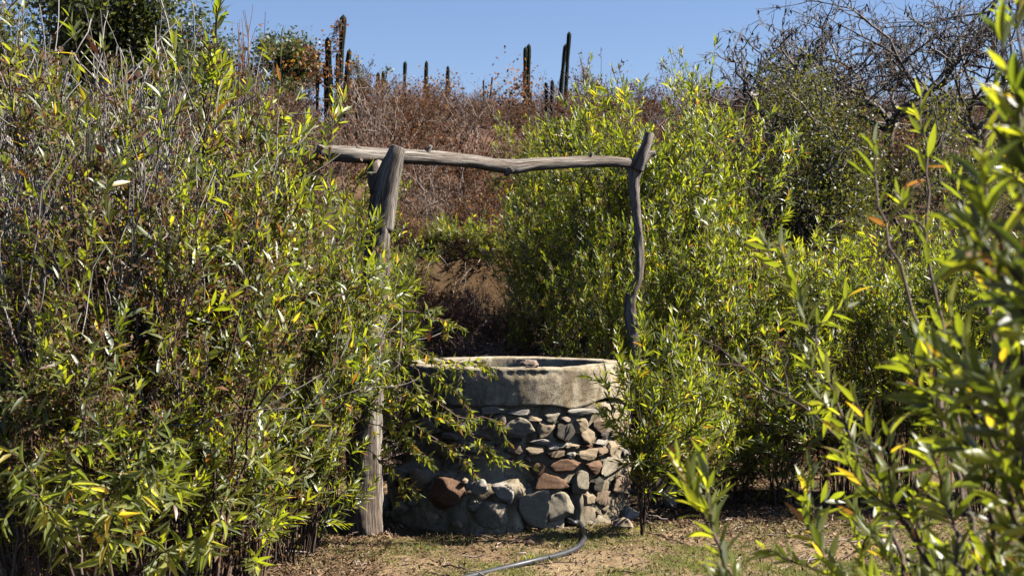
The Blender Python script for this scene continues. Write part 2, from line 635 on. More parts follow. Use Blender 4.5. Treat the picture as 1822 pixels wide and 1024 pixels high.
M_HOSE = simple('black_hose', (.030, .031, .034), .45, .5)
M_WIRE = simple('rusty_wire', (.035, .028, .024), .6)
M_CACTUS = simple('cactus_skin', (.014, .019, .010), .8, .15)
M_DEADWOOD = simple('dead_cactus_wood', (.05, .04, .032), .9, .1)

# ------------------------------------------------------------------ ground
def build_ground():
    def axis(lims, steps):
        out = [lims[0]]
        for a, b, s in zip(lims[:-1], lims[1:], steps):
            k = max(1, int(round((b - a) / s)))
            out += list(np.linspace(a, b, k + 1)[1:])
        return np.array(out)
    xs = axis([-400, -60, -15, -4.5, 4.5, 15, 60, 400], [60, 4, .5, .075, .5, 4, 60])
    ys = axis([-60, -4, 6, 8, 14, 22, 45, 120, 400], [8, 1, .4, .06, .12, .5, 5, 50])
    X, Y = np.meshgrid(xs, ys)
    Z = terrain(X, Y)
    rng = np.random.default_rng(3)
    Z = Z + rng.normal(0, .006, Z.shape) * ((np.abs(X) < 5) & (Y > 7) & (Y < 23))
    V = np.stack([X, Y, Z], -1).reshape(-1, 3)
    nx, ny = len(xs), len(ys)
    i = (np.arange(ny - 1) * nx)[:, None]
    j = np.arange(nx - 1)[None, :]
    A, B, C, D = i + j, i + j + 1, i + nx + j + 1, i + nx + j
    F = np.concatenate([np.stack([A, B, C], -1).reshape(-1, 3), np.stack([A, C, D], -1).reshape(-1, 3)])
    g = Geo()
    g.add(V, F)
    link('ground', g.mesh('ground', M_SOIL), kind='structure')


build_ground()

# ------------------------------------------------------------------ the well
WX, WY = at(917, 0, 10.8)[0], 10.8
R_WALL, R_PL, RIM = 0.860, 0.866, 1.14
PL_BOT = 0.86


def wobble(th, z, k=1.0):
    return k * (.010 * np.sin(3 * th + 7 * z) + .008 * np.sin(7 * th - 11 * z + 1) + .005 * np.sin(17 * th + 23 * z) + .004 * np.sin(31 * th - 37 * z + 2))


def grid_surface(geo, R, TH, Z, tint=.5):
    """TH measured from the front (towards the camera) to the right"""
    V = np.stack([WX + R * np.sin(TH), WY - R * np.cos(TH), Z], -1)
    n, m = V.shape[:2]
    i = (np.arange(n - 1) * m)[:, None]
    j = np.arange(m - 1)[None, :]
    A, B, C, D = i + j, i + j + 1, i + m + j + 1, i + m + j
    F = np.concatenate([np.stack([A, B, C], -1).reshape(-1, 3), np.stack([A, C, D], -1).reshape(-1, 3)])
    geo.add(V.reshape(-1, 3), F, tint)


well = thing('water_well', 'round stone well with grey cement rim under the log crossbar', 'well', (0, 0, 0))
rng = np.random.default_rng(11)


def hit_cyl(px, py, R):
    """where the sight line through a pixel meets the well's outer face: angle from front and height"""
    d = at(px, py, 1.0) - np.array([0, 0, CAM_Z])
    ox, oy = -WX, -WY
    a = d[0] ** 2 + d[1] ** 2
    b = 2 * (ox * d[0] + oy * d[1])
    c = ox ** 2 + oy ** 2 - R ** 2
    disc = max(b * b - 4 * a * c, 0)
    t = (-b - math.sqrt(disc)) / (2 * a)
    x, y, z = t * d[0] - WX, t * d[1] - WY, CAM_Z + t * d[2]
    return math.atan2(x, -y), z, t


HOLE_TH, HOLE_Z, _ = hit_cyl(1018, 893, R_WALL)
# mortar wall behind the stones, with the outlet recess
th = np.linspace(-math.pi, math.pi, 241)
zz = np.linspace(-.12, PL_BOT + .02, 42)
TH, ZZ = np.meshgrid(th, zz)
RR = R_WALL - .022 + wobble(TH, ZZ, 1.0) + .006 * fnoise(WX + np.sin(TH), np.cos(TH), ZZ, 12, 4) + .02 * sstep(.5, 0, ZZ)
hole = (np.abs(TH - HOLE_TH) < .065) & (ZZ < HOLE_Z + .11)
RR = np.where(hole, RR - .22, RR)
g = Geo()
grid_surface(g, RR, TH, ZZ)
link('mortar_wall', g.mesh('mortar_wall', M_MORTAR), well)

# cement band, rim and inner face as one profile
prof = []
low = PL_BOT
for z in np.linspace(low, RIM - .03, 16):
    prof.append((R_PL, z))
for a in np.linspace(0, math.pi / 2, 6)[1:]:
    prof.append((R_PL - .03 + .03 * math.cos(a), RIM - .03 + .03 * math.sin(a)))
for r in np.linspace(R_PL - .045, R_PL - .15, 7):
    prof.append((r, RIM))
for a in np.linspace(0, math.pi / 2, 5)[1:]:
    prof.append((R_PL - .15 - .02 * math.sin(a), RIM - .02 + .02 * math.cos(a)))
for z in np.linspace(RIM - .06, -1.8, 24):
    prof.append((R_PL - .17, z))
prof = [(R_PL - .10, low - .005), (R_PL - .02, low - .004)] + prof
prof = np.array(prof)
th = np.linspace(-math.pi, math.pi, 361)
TH = np.repeat(th[None, :], len(prof), 0)
PR = np.repeat(prof[:, :1], len(th), 1)
PZ = np.repeat(prof[:, 1:], len(th), 1)
edge = .016 * fnoise(np.sin(th), np.cos(th), 0 * th, 7, 3)
kz = sstep(low + .14, low - .01, PZ) * (PR > R_PL - .11)
PZ = PZ + edge[None, :] * kz
out = (PR > R_PL - .12)
amp = np.where(out, .55, .3)
lumps = .0035 * fnoise(np.sin(TH), np.cos(TH), PZ, 9, 1) + .0016 * fnoise(np.sin(TH), np.cos(TH), PZ, 42, 2)
PR = PR + amp * (lumps + .006 * np.sin(4 * TH + 1) + rng.normal(0, .0012, PR.shape))
top = sstep(RIM - .04, RIM, PZ)
PZ = PZ + top * .004 * fnoise(np.sin(TH), np.cos(TH), 0 * TH, 6, 9) + rng.normal(0, .0008, PZ.shape) * top
# chipped patch under the rim edge at the front
pits = np.clip(fnoise(np.sin(TH), np.cos(TH), PZ, 16, 31) - .75, 0, 1) * np.exp(-((PZ - (RIM - .03)) / .035) ** 2)
PR = PR - .016 * pits * (PR > R_PL - .07)
spall = np.clip(fnoise(np.sin(TH), np.cos(TH), PZ, 7, 33) - 1.0, 0, .35) * (PZ < RIM - .03)
PR = PR - .020 * spall * (PR > R_PL - .06)
chip = np.exp(-((TH - .12) / .26) ** 2) * np.exp(-((PZ - (RIM - .035)) / .022) ** 2)
PR = PR - chip * (.012 + .012 * np.abs(np.sin(33 * TH + 40 * PZ))) * (PR > R_PL - .06)
g = Geo()
grid_surface(g, PR, TH, PZ)
rim_o = link('cement_rim', g.mesh('cement_rim', M_PLASTER), well)

# low cement footing bulging at the left front
th = np.linspace(-2.0, .13, 150)
s = np.linspace(0, 1, 26)
TH, S = np.meshgrid(th, s)
H = .42 + .03 * np.sin(5 * TH) - .10 * sstep(-.05, .13, TH)
fade = sstep(.13, .02, TH) * sstep(-2.0, -1.7, TH)
ZF = np.where(S < .72, -.12 + (H - .02) * S / .72, H - .12 + .12 * (S - .72) / .28 + .03 * (S - .72))
RF = np.where(S < .72, R_WALL + .115 - .02 * S, R_WALL + .10 - .16 * ((S - .72) / .28) ** 1.5)
RF = R_WALL - .04 + (RF - R_WALL + .04) * fade + .012 * fnoise(np.sin(TH), np.cos(TH), ZF, 9, 5) * (.3 + .7 * fade)
g = Geo()
grid_surface(g, RF, TH, ZF)
link('cement_footing', g.mesh('cement_footing', M_FOOT), well)

STONE_SHAPES = {}


def stone_mesh(seed, kind, mat, outline='round', tris=320):
    """unit stone, x across, y depth, z up, half sizes 1"""
    r = np.random.default_rng(seed)
    bm = bmesh.new()
    bmesh.ops.create_icosphere(bm, subdivisions=4 if tris > 100 else 3, radius=1.0)
    V = np.array([v.co[:] for v in bm.verts])
    ex = {'round': 3.2, 'block': 7.0, 'flat': 4.0, 'tri': 3.4}[outline]
    nrm = (np.abs(V) ** ex).sum(1) ** (1 / ex)
    V = V / nrm[:, None]
    for _ in range(16 if outline != 'block' else 9):
        n = r.normal(size=3)
        n /= np.linalg.norm(n)
        d = r.uniform(.70, .95) * (1.0 if outline != 'block' else 1.12)
        k = V @ n - d
        V = V - np.where(k > 0, k * .96, 0)[:, None] * n
    n = np.array([r.normal(0, .25), -1, r.normal(0, .25)])
    n /= np.linalg.norm(n)
    k = V @ n - r.uniform(.55, .75)
    V = V - np.where(k > 0, k * .92, 0)[:, None] * n
    V[:, 0] *= 1 + r.normal(0, .20) * V[:, 2]
    V[:, 2] *= 1 + r.normal(0, .20) * V[:, 0]
    if outline == 'tri':
        f = 1 - .62 * np.clip((V[:, 2] + .55) / 1.5, 0, 1)
        V[:, 0] *= f
        V[:, 0] += .10 * V[:, 2]
    for k in range(5):
        w = r.normal(size=3) * (2 + 1.6 * k)
        V = V * (1 + (.04 / (1 + .5 * k)) * np.sin(V @ w + r.uniform(0, 6)))[:, None]
    V = V * (1 + .022 * fnoise(V[:, 0], V[:, 1], V[:, 2], 9, seed, 8, 2))[:, None]
    V = V / np.abs(V).max(0)
    for v, c in zip(bm.verts, V):
        v.co = c
    m = bpy.data.meshes.new('stone')
    bm.to_mesh(m)
    bm.free()
    for q in m.polygons:
        q.use_smooth = True
    m.materials.append(mat)
    return m


def set_stone(px, py, w, h, kind, outline='round', rot=0.0, proud=.03, R=None, seed=None):
    R = R_WALL if R is None else R
    th0, z, dist = hit_cyl(px, py, R)
    sc = dist / FPX
    hw = w * sc * .55 / max(.35, math.cos(th0))
    hh = h * sc * .56
    wall_stone(th0, z, hw, hh, kind, outline, rot, proud, R, seed)


wall_boxes = []
_seed = [100]


def wall_stone(th0, z, hw, hh, kind, outline='round', rot=0.0, proud=.03, R=None, seed=None):
    _seed[0] += 1
    me = stone_mesh(_seed[0] if seed is None else seed, kind, STONE[kind], outline, 320 if hw > .035 else 80)
    o = link('stone', me, well)
    R = R_WALL if R is None else R
    dep = max(.035, min(.10, .75 * min(hw, hh)))
    r = R - dep * .35 + (proud - .03) * .6 + (.058 if R > R_WALL + .05 else .006)
    o.location = (WX + r * math.sin(th0), WY - r * math.cos(th0), z)
    o.rotation_euler = Matrix.Rotation(th0, 3, 'Z').__matmul__(Matrix.Rotation(rot, 3, 'Y')).to_euler()
    o.scale = (hw, dep, hh)
    wall_boxes.append((th0, z, hw * 1.02, hh * 1.02, R > R_WALL + .03))
    return o


FOOT = R_WALL + .095
for s_ in [
    (921, 758, 56, 34, 'grey', 'tri', 0, .035), (890, 749, 23, 23, 'pink', 'round'), (971, 764, 38, 27, 'tan', 'round'),
    (1006, 768, 36, 32, 'dark', 'block', .35, .03), (926, 734, 44, 11, 'pale', 'flat'), (951, 746, 31, 12, 'tan', 'flat', .1),
    (981, 744, 28, 18, 'grey', 'round'), (1007, 746, 21, 11, 'pink', 'flat'), (1040, 733, 56, 14, 'pale', 'flat'),
    (1036, 755, 28, 26, 'tan', 'round', -.4), (1046, 777, 30, 27, 'tan', 'round', .5), (1068, 756, 25, 26, 'brown', 'round', .3),
    (1075, 774, 16, 15, 'dark', 'round'), (960, 785, 40, 13, 'pale', 'flat'), (992, 793, 40, 11, 'pale', 'flat'),
    (1020, 794, 28, 11, 'tan', 'flat'), (916, 801, 36, 17, 'brown', 'flat', .15), (952, 801, 33, 15, 'tan', 'block'),
    (987, 808, 37, 16, 'brown', 'flat'), (1016, 809, 19, 13, 'pale', 'round'), (1043, 809, 38, 24, 'tan', 'round', .1),
    (1070, 803, 24, 21, 'brown', 'round'), (1045, 792, 23, 9, 'rust', 'flat'), (1070, 787, 23, 12, 'pale', 'flat'),
    (1004, 828, 56, 22, 'rust', 'flat', -.12), (957, 834, 28, 23, 'rust', 'round'), (1057, 831, 28, 28, 'rust', 'round', .3),
    (1095, 826, 50, 31, 'grey', 'flat'), (986, 859, 66, 33, 'rust', 'flat', .05, .035), (1034, 860, 27, 40, 'grey', 'round', .45, .06),
    (1064, 860, 23, 28, 'dark', 'round'), (1107, 859, 38, 30, 'brown', 'round'),
    (1048, 886, 26, 26, 'tan', 'round', 0, .01), (913, 784, 31, 9, 'dark', 'flat', 0, .0), (1100, 767, 27, 25, 'brown', 'round'),
    (1089, 797, 20, 25, 'tan', 'round'), (1116, 802, 18, 18, 'pale', 'round'), (1090, 742, 36, 14, 'tan', 'flat'),
    (1080, 885, 34, 26, 'brown', 'flat', 0, .0), (1120, 780, 20, 22, 'grey', 'round'), (1122, 832, 20, 24, 'tan', 'round'),
    (878, 729, 46, 15, 'grey', 'flat'), (760, 758, 40, 29, 'tan', 'round'), (834, 764, 28, 18, 'pink', 'round'),
    (784, 800, 36, 25, 'brown', 'round'), (836, 796, 36, 24, 'grey', 'flat'), (800, 755, 34, 22, 'brown', 'flat'),
    (860, 776, 30, 14, 'brown', 'flat'), (872, 803, 34, 15, 'tan', 'flat'), (850, 745, 24, 16, 'tan', 'round'), (800, 776, 40, 13, 'grey', 'flat'),
]:
    set_stone(*s_)
for s_ in [
    (947, 903, 54, 68, 'grey', 'block', 0, .05, R_WALL + .06), (994, 899, 46, 48, 'grey', 'block', -.25, .03, R_WALL + .03),
    (877, 913, 58, 42, 'grey', 'round', 0, .035, FOOT), (853, 864, 32, 28, 'pale', 'tri', .1, .025, FOOT),
    (897, 873, 44, 32, 'pale', 'tri', .75, .025, FOOT), (801, 875, 60, 56, 'rust', 'round', 0, .04, FOOT),
    (754, 852, 39, 37, 'tan', 'round', .2, .025, FOOT), (721, 843, 26, 23, 'grey', 'round', 0, .015, FOOT),
    (847, 897, 23, 20, 'grey', 'round', 0, .008, FOOT), (741, 890, 20, 16, 'grey', 'round', 0, .006, FOOT),
    (716, 872, 20, 20, 'brown', 'round', 0, .01, FOOT),
]:
    set_stone(*s_)
for t_, z_, hw_, k_ in [(-.15, .07, .05, 'grey'), (-.62, .09, .06, 'tan'), (-.80, .25, .045, 'brown'), (-.95, .12, .07, 'grey'), (-.42, .06, .04, 'tan'), (-1.15, .28, .06, 'tan'),
                        (-.30, .22, .03, 'grey'), (-1.3, .10, .06, 'pale'), (-.72, .37, .03, 'grey'), (-.36, .36, .028, 'tan'), (-1.45, .3, .06, 'brown'), (-.05, .33, .03, 'grey')]:
    wall_stone(t_, z_, hw_, hw_ * .8, k_, 'round', .2, .028, FOOT)
# remaining stones of the courses round the sides and the back, and chinking between the big ones
kinds = ['grey', 'tan', 'brown', 'rust', 'pale', 'pink', 'tan', 'grey']
tries = 0
placed = 0
while tries < 9000 and placed < 260:
    tries += 1
    big = tries < 4500
    hw, hh = (rng.uniform(.05, .10), rng.uniform(.03, .06)) if big else (rng.uniform(.016, .04), rng.uniform(.010, .024))
    t_, z_ = rng.uniform(-math.pi, math.pi), rng.uniform(.02, PL_BOT - .02)
    if z_ + hh > PL_BOT + .01 or (abs(t_ - HOLE_TH) < .14 and abs(z_ - HOLE_Z) < .14):
        continue
    if -1.95 < t_ < .12 and z_ < .50:
        continue
    if abs(t_) < 1.2 and big:
        pass
    if any(abs((t_ - b[0] + math.pi) % (2 * math.pi) - math.pi) * R_WALL < (hw + b[2]) * .93 and abs(z_ - b[1]) < (hh + b[3]) * .93 for b in wall_boxes):
        continue
    wall_stone(t_, z_, hw, hh, kinds[int(rng.integers(len(kinds)))], 'flat' if hh < .6 * hw else 'round', rng.normal(0, .12), rng.uniform(-.01, .02))
    placed += 1

# pink stone on the rim
g = stone_mesh(77, 'pink', STONE['pink'], 'block')
g.name = 'loose_brick_stone'
o = link('stone', g)
p = at(942, 651, 9.99)
o.location = (p[0], 9.99, RIM + .030)
o.scale = (.076, .045, .032)
o.rotation_euler = (0, .07, .15)
tag(o, 'small pinkish brick shaped stone lying on the front of the well rim', 'stone')

me = stone_mesh(78, 'grey', STONE['grey'], 'block')
o = link('flat_stone', me)
p = at(800, 642, 10.72)
o.location = (p[0], 10.72, RIM + .012)
o.scale = (.13, .30, .02)
o.rotation_euler = (0, 0, -.75)
tag(o, 'flat grey stone slab lying on the left part of the well rim', 'stone')

# ------------------------------------------------------------------ gallows of logs
def log(name, pix, rad, parent, sides=20, n=60, rough=.035, seed=0.0):
    pts = smooth_poly([at(*q) for q in pix], n)
    rr = np.interp(np.linspace(0, 1, n), np.linspace(0, 1, len(rad)), rad)
    g = Geo()
    tube(g, pts, rr, sides, rough=rough, seed=seed)
    return link(name, g.mesh(name, M_WOOD), parent)


YL = 9.88
lp = thing('left_post', 'thick grey forked log post left of the well holding the crossbar', 'post')
lp.name = 'forked_post'
log('trunk', [(650, 965, YL), (648, 860, YL), (652, 720, YL), (664, 560, YL), (672, 440, YL), (681, 345, YL), (686, 312, YL)],
    [.128, .122, .112, .096, .084, .088, .088], lp, 24, 90, .05, 1.0)
log('fork_prong', [(677, 410, YL), (682, 360, YL - .01), (692, 312, YL - .06), (702, 280, YL - .09), (709, 261, YL - .09)], [.088, .098, .086, .066, .052], lp, 18, 30, .03, 5.0)
log('fork_prong', [(680, 340, YL + .02), (672, 312, YL + .10), (668, 292, YL + .15), (665, 276, YL + .17)], [.085, .07, .058, .046], lp, 18, 30, .03, 9.0)
g = Geo()
for k, (yy, rr) in enumerate(((338, .101), (341, .101))):
    c = at(681 - (yy - 338) * .2, yy, YL)
    a = np.linspace(0, 2 * math.pi, 40)
    tube(g, np.stack([c[0] + rr * np.cos(a), c[1] + rr * np.sin(a), c[2] + .012 * np.sin(a + k)], -1), .0028, 5, cap=False)
link('binding_wire', g.mesh('binding_wire', M_WIRE), lp)

rp = thing('forked_post', 'thin crooked grey post with forked top behind the well', 'post')
YR = 11.75
log('trunk', [(1131, 665, YR), (1130, 610, YR), (1122, 560, YR), (1124, 525, YR), (1135, 490, YR), (1138, 445, YR), (1133, 380, YR), (1128, 330, YR), (1131, 300, YR), (1139, 278, YR)],
    [.044, .042, .050, .040, .039, .036, .037, .042, .056, .046], rp, 18, 90, .10, 21.0)
log('fork_prong', [(1133, 300, YR - .03), (1141, 280, YR - .05), (1150, 258, YR - .04), (1156, 238, YR - .02)], [.060, .052, .044, .042], rp, 16, 30, .05, 25.0)
log('fork_prong', [(1140, 290, YR + .02), (1152, 276, YR + .05), (1166, 272, YR + .06)], [.048, .036, .022], rp, 14, 20, .05, 29.0)
log('fork_prong', [(1128, 310, YR + .02), (1120, 296, YR + .06), (1113, 282, YR + .07)], [.05, .040, .03], rp, 14, 20, .05, 31.0)

cb = log('crossbar_log', [(566, 270, 9.84), (585, 272, 9.88), (640, 276, 9.95), (740, 279, 10.28), (830, 286, 10.65), (885, 294, 10.86), (915, 297, 10.96), (945, 293, 11.05), (1010, 289, 11.28), (1080, 287, 11.54), (1122, 290, 11.70), (1140, 288, 11.78)],
         [.050, .056, .060, .054, .050, .053, .058, .051, .046, .046, .040, .036], None, 24, 160, .035, 40.0)
for px_, py_, Y_, dx, dz, rr in ((905, 303, 10.90, -.02, -.035, .03), (760, 272, 10.33, .03, .05, .022), (1050, 282, 11.42, .02, .045, .018), (640, 268, 9.93, -.02, .03, .024)):
    c_ = at(px_, py_, Y_)
    gk = Geo()
    tube(gk, [c_ - np.array([dx, .0, dz]) * .6, c_, c_ + np.array([dx, -.02, dz])], [rr * 1.3, rr, rr * .7], 10, rough=.08, seed=px_)
    link('knot', gk.mesh('knot', M_WOOD), cb)
tag(cb, 'long weathered grey log laid across the two forked posts over the well', 'log')

# sagging fence wires at the left post
g = Geo()
for (a, b, sag) in (((560, 790, 9.72), (668, 755, 9.74), .03), ((520, 838, 9.70), (690, 842, 9.72), .02), ((560, 640, 9.72), (668, 655, 9.74), .02)):
    p0, p1 = at(*a), at(*b)
    t = np.linspace(0, 1, 12)[:, None]
    tube(g, p0 + (p1 - p0) * t - np.array([0, 0, 1]) * sag * np.sin(math.pi * t), .002, 4)
o = link('fence_wire', g.mesh('fence_wire', M_WIRE), lp)

# hose out of the wall
HOSE_Z = .05
p_hole = np.array([WX + (R_WALL - .16) * math.sin(HOLE_TH), WY - (R_WALL - .16) * math.cos(HOLE_TH), HOSE_Z + .02])
pts = [p_hole, np.array([WX + (R_WALL + .02) * math.sin(HOLE_TH), WY - (R_WALL + .04) * math.cos(HOLE_TH), HOSE_Z])]


def gpt(px, py, h=.020):
    Y = (CAM_Z - h) * FPX / (py - 512.0)
    for _ in range(4):
        x = (px - 911.0) / FPX * Y
        Y = (CAM_Z - h - tz(x, Y)) * FPX / (py - 512.0)
    return np.array([(px - 911.0) / FPX * Y, Y, tz(x, Y) + h])


pts += [gpt(1029, 928, .025), gpt(1038, 941), gpt(1040, 956), gpt(1029, 972), gpt(1000, 985), gpt(955, 996), gpt(905, 1008), gpt(840, 1024), gpt(740, 1050)]
g = Geo()
tube(g, smooth_poly(pts, 110), .0195, 14)
o = link('water_hose', g.mesh('water_hose', M_HOSE))
tag(o, 'thick black hose coming out of the well base across the dry ground', 'hose')

# loose rocks beside the well
for i, (px, py, w, h, kind, outl, lab, rz) in enumerate([
    (1082, 917, 26, 22, 'brown', 'round', 'small brown rock at the well foot right of the hose', .3),
    (1121, 915, 34, 28, 'pale', 'tri', 'pale angular rock standing on edge beside the well foot', .6),
    (1106, 933, 44, 18, 'tan', 'flat', 'flat tan rock lying in front of the pale angular rock', .1),
    (1193, 886, 30, 40, 'pale', 'block', 'pale upright rock in the low rubble right of the well', .4),
    (1219, 876, 28, 24, 'grey', 'round', 'rounded grey rock at the right end of the rubble', .9),
    (1170, 868, 30, 34, 'tan', 'round', 'tan rock half hidden behind the leafy shrub stems', .2),
    (1180, 835, 34, 30, 'brown', 'block', 'brown block topping the rubble behind the leafy shrub', 1.1),
]):
    yb = py + h * .5
    q = gpt(px, yb, 0)
    sc = q[1] / FPX
    me = stone_mesh(300 + i, kind, STONE[kind], outl)
    o = link('rock', me)
    zc = CAM_Z - (py - 512) / FPX * q[1]
    hh = max(h * sc / 2, 0.02)
    o.location = (q[0], q[1] + w * sc * .35, zc)
    o.scale = (w * sc / 2, w * sc * .42, hh * 1.15)
    o.rotation_euler = (0, 0, rz)
    tag(o, lab, 'rock')

# small pebbles in the lawn (uncountable)
g = Geo()
prng = np.random.default_rng(8)
ico = bmesh.new()
bmesh.ops.create_icosphere(ico, subdivisions=1, radius=1)
IV = np.array([v.co[:] for v in ico.verts])
IF = np.array([[v.index for v in f.verts] for f in ico.faces])
ico.free()
for k in range(900):
    x, y = prng.uniform(-2.6, 3.0), prng.uniform(7.6, 13)
    s_ = prng.uniform(.004, .016) * (1 + (prng.random() < .04) * 1.5)
    V = IV * (s_ * prng.uniform(.7, 1.3, 3)) * (1 + prng.normal(0, .12, IV.shape))
    V[:, 2] *= .7
    g.add(V + [x, y, tz(x, y) + s_ * .25], IF, prng.random())
link('pebbles', g.mesh('pebbles', M_LITTER, False), kind='stuff')


# ------------------------------------------------------------------ growing plants
def willow(seed, H=2.8, R=.65, nst=34, base=.16, dens=1.0, shoots=6, bare=.22, brown=.10, templ='8', LL=.105, droop=0.0):
    """upright many-stemmed shrub with narrow leaves: returns meshes for stems, foliage and dead flower heads"""
    r = np.random.default_rng(seed)
    gs, gl, gd = Geo(), Geo(), Geo()
    acc = [[] for _ in range(7)]

    def leaves_on(pts, n, t0, t1, a0, a1, ls, tone):
        if n < 1:
            return
        P, D, N, k = leaf_spray(r, pts, n, t0, t1, a0, a1)
        L = ls * r.uniform(.42, 1.25, n) * (1 - .3 * k)
        acc[0].append(P); acc[1].append(D); acc[2].append(N); acc[3].append(L)
        acc[4].append(L * r.uniform(.16, .235, n)); acc[5].append(r.uniform(-.05, .35, n) + droop)
        t = np.clip(tone + r.normal(0, .13, n) + .12 * k, 0, .9)
        q = r.random(n)
        t = np.where(q < .030, .95, np.where(q < .055, 1.0, t))
        acc[6].append(t)

    def dead_head(p, d, size):
        n = int(r.integers(14, 38))
        P = p + r.normal(0, size, (n, 3))
        add_leaves(gd, P, r.normal(size=(n, 3)), r.normal(size=(n, 3)), r.uniform(.014, .040, n), r.uniform(.007, .017, n), r.uniform(-.3, .6, n), r.beta(1.5, 2.5, n), '4')

    nc = max(4, nst // 4)
    cl = [(k * 2.39996 + r.uniform(-.5, .5), R * math.sqrt((k + .5) / nc) * r.uniform(.85, 1.15), H * (1.06 - .48 * r.random() ** 1.3)) for k in range(nc)]
    for i in range(nst):
        caz, crr, ch = cl[i % nc]
        cx, cy = math.cos(caz) * crr + r.normal(0, .10), math.sin(caz) * crr + r.normal(0, .10)
        az, rr = math.atan2(cy, cx), math.hypot(cx, cy)
        b = np.array([math.cos(az + r.normal(0, .6)) * base * math.sqrt(r.random()), math.sin(az + r.normal(0, .6)) * base * math.sqrt(r.random()), -.05])
        h = ch * (1 - .28 * r.random() ** 1.5) * (1 - .14 * min(1.2, rr / R) ** 2)
        tip = np.array([math.cos(az) * rr, math.sin(az) * rr, h])
        bend = np.array([-math.cos(az), -math.sin(az), 0]) * rr * r.uniform(.0, .28) + np.array([0, 0, h * .08])
        pts = curve(b, tip, bend, 9, .026, r)
        tube(gs, pts, np.linspace(.0078, .0024, 9) * r.uniform(.6, 1.25), 5, r.uniform(.25, .85), cap=False)
        tone = np.clip(r.normal(.5, .12), .2, .75)
        leaves_on(pts, int(24 * dens), .82, 1.0, 1.0, .30, LL * 1.05, tone)
        leaves_on(pts, int(6 * dens), .30, .8, 1.25, .9, LL * .85, tone - .08)
        ns = int(round(shoots * r.uniform(.6, 1.4)))
        for k in range(ns):
            t = bare + (.97 - bare) * r.random() ** .75
            P, T, ln = along(pts, [t])
            d = norm(T[0] * r.uniform(.6, 1.2) + np.array([math.cos(az), math.sin(az), 0]) * .25 + r.normal(0, .55, 3) + np.array([0, 0, .25]))
            sl = r.uniform(.18, .55) * (1.15 - .5 * t)
            e = P[0] + d * sl + np.array([0, 0, .12 * sl])
            sp = curve(P[0], e, -np.array([0, 0, .10]) * sl, 5, .006, r)
            tube(gs, sp, np.linspace(.0036, .0014, 5), 3, r.uniform(.2, .7), cap=False)
            if r.random() < .92:
                leaves_on(sp, max(7, int((.10 + sl * .75) / .017 * dens)), .42, 1.0, 1.15, .30, LL * 1.08, tone + r.normal(0, .08))
            if r.random() < brown * 1.6:
                dead_head(sp[-1], d, .022)
        if r.random() < brown * 2:
            for k in range(int(r.integers(2, 6))):
                P, T, ln = along(pts, [r.uniform(.45, .98)])
                dead_head(P[0] + r.normal(0, .03, 3), T[0], .034)
        # hanging withered leaves on the lower stem
        nd = int(r.poisson(7 * (1 + 4 * brown)))
        if nd:
            P, D, N, k = leaf_spray(r, pts, nd, .12, .75, 1.5, 1.2)
            D[:, 2] -= .9
            add_leaves(gd, P, D, N, r.uniform(.03, .07, nd), r.uniform(.007, .013, nd), r.uniform(0, .5, nd), r.beta(2, 2.4, nd), '4')
    A = [np.concatenate(a) for a in acc]
    add_leaves(gl, *A[:6], A[6], templ)
    return gs.mesh('stem', M_STEM), gl.mesh('foliage', M_LEAF), gd.mesh('withered_leaf', M_WITHER)


def plant(name, label, cat, meshes, loc, rz, scale, group=None):
    o = thing(name, label, cat, loc, rz, group, scale)
    for nm, me in meshes:
        if me is not None and len(me.polygons):
            link(nm, me, o, 'stuff')
    return o


def wparts(m):
    return list(zip(('stem', 'foliage', 'withered_leaf'), m))


# shrub kinds: dense green, tall brown-headed, leggy open, low and young
W = [willow(1, 2.9, .62, 34, .17, 1.0, 10, .14, .05),
     willow(2, 2.9, .66, 36, .17, .95, 10, .18, .06),
     willow(3, 3.1, .64, 28, .18, .62, 8, .28, .45),
     willow(4, 3.0, .68, 29, .18, .62, 8, .26, .50),
     willow(5, 2.3, .72, 28, .16, .85, 8, .18, .16),
     willow(6, 1.35, .42, 20, .09, 1.0, 6, .20, .06),
     willow(7, .75, .34, 14, .07, 1.0, 3, .12, .04)]
WH = [2.9, 2.9, 3.1, 3.0, 2.3, 1.35, .75]

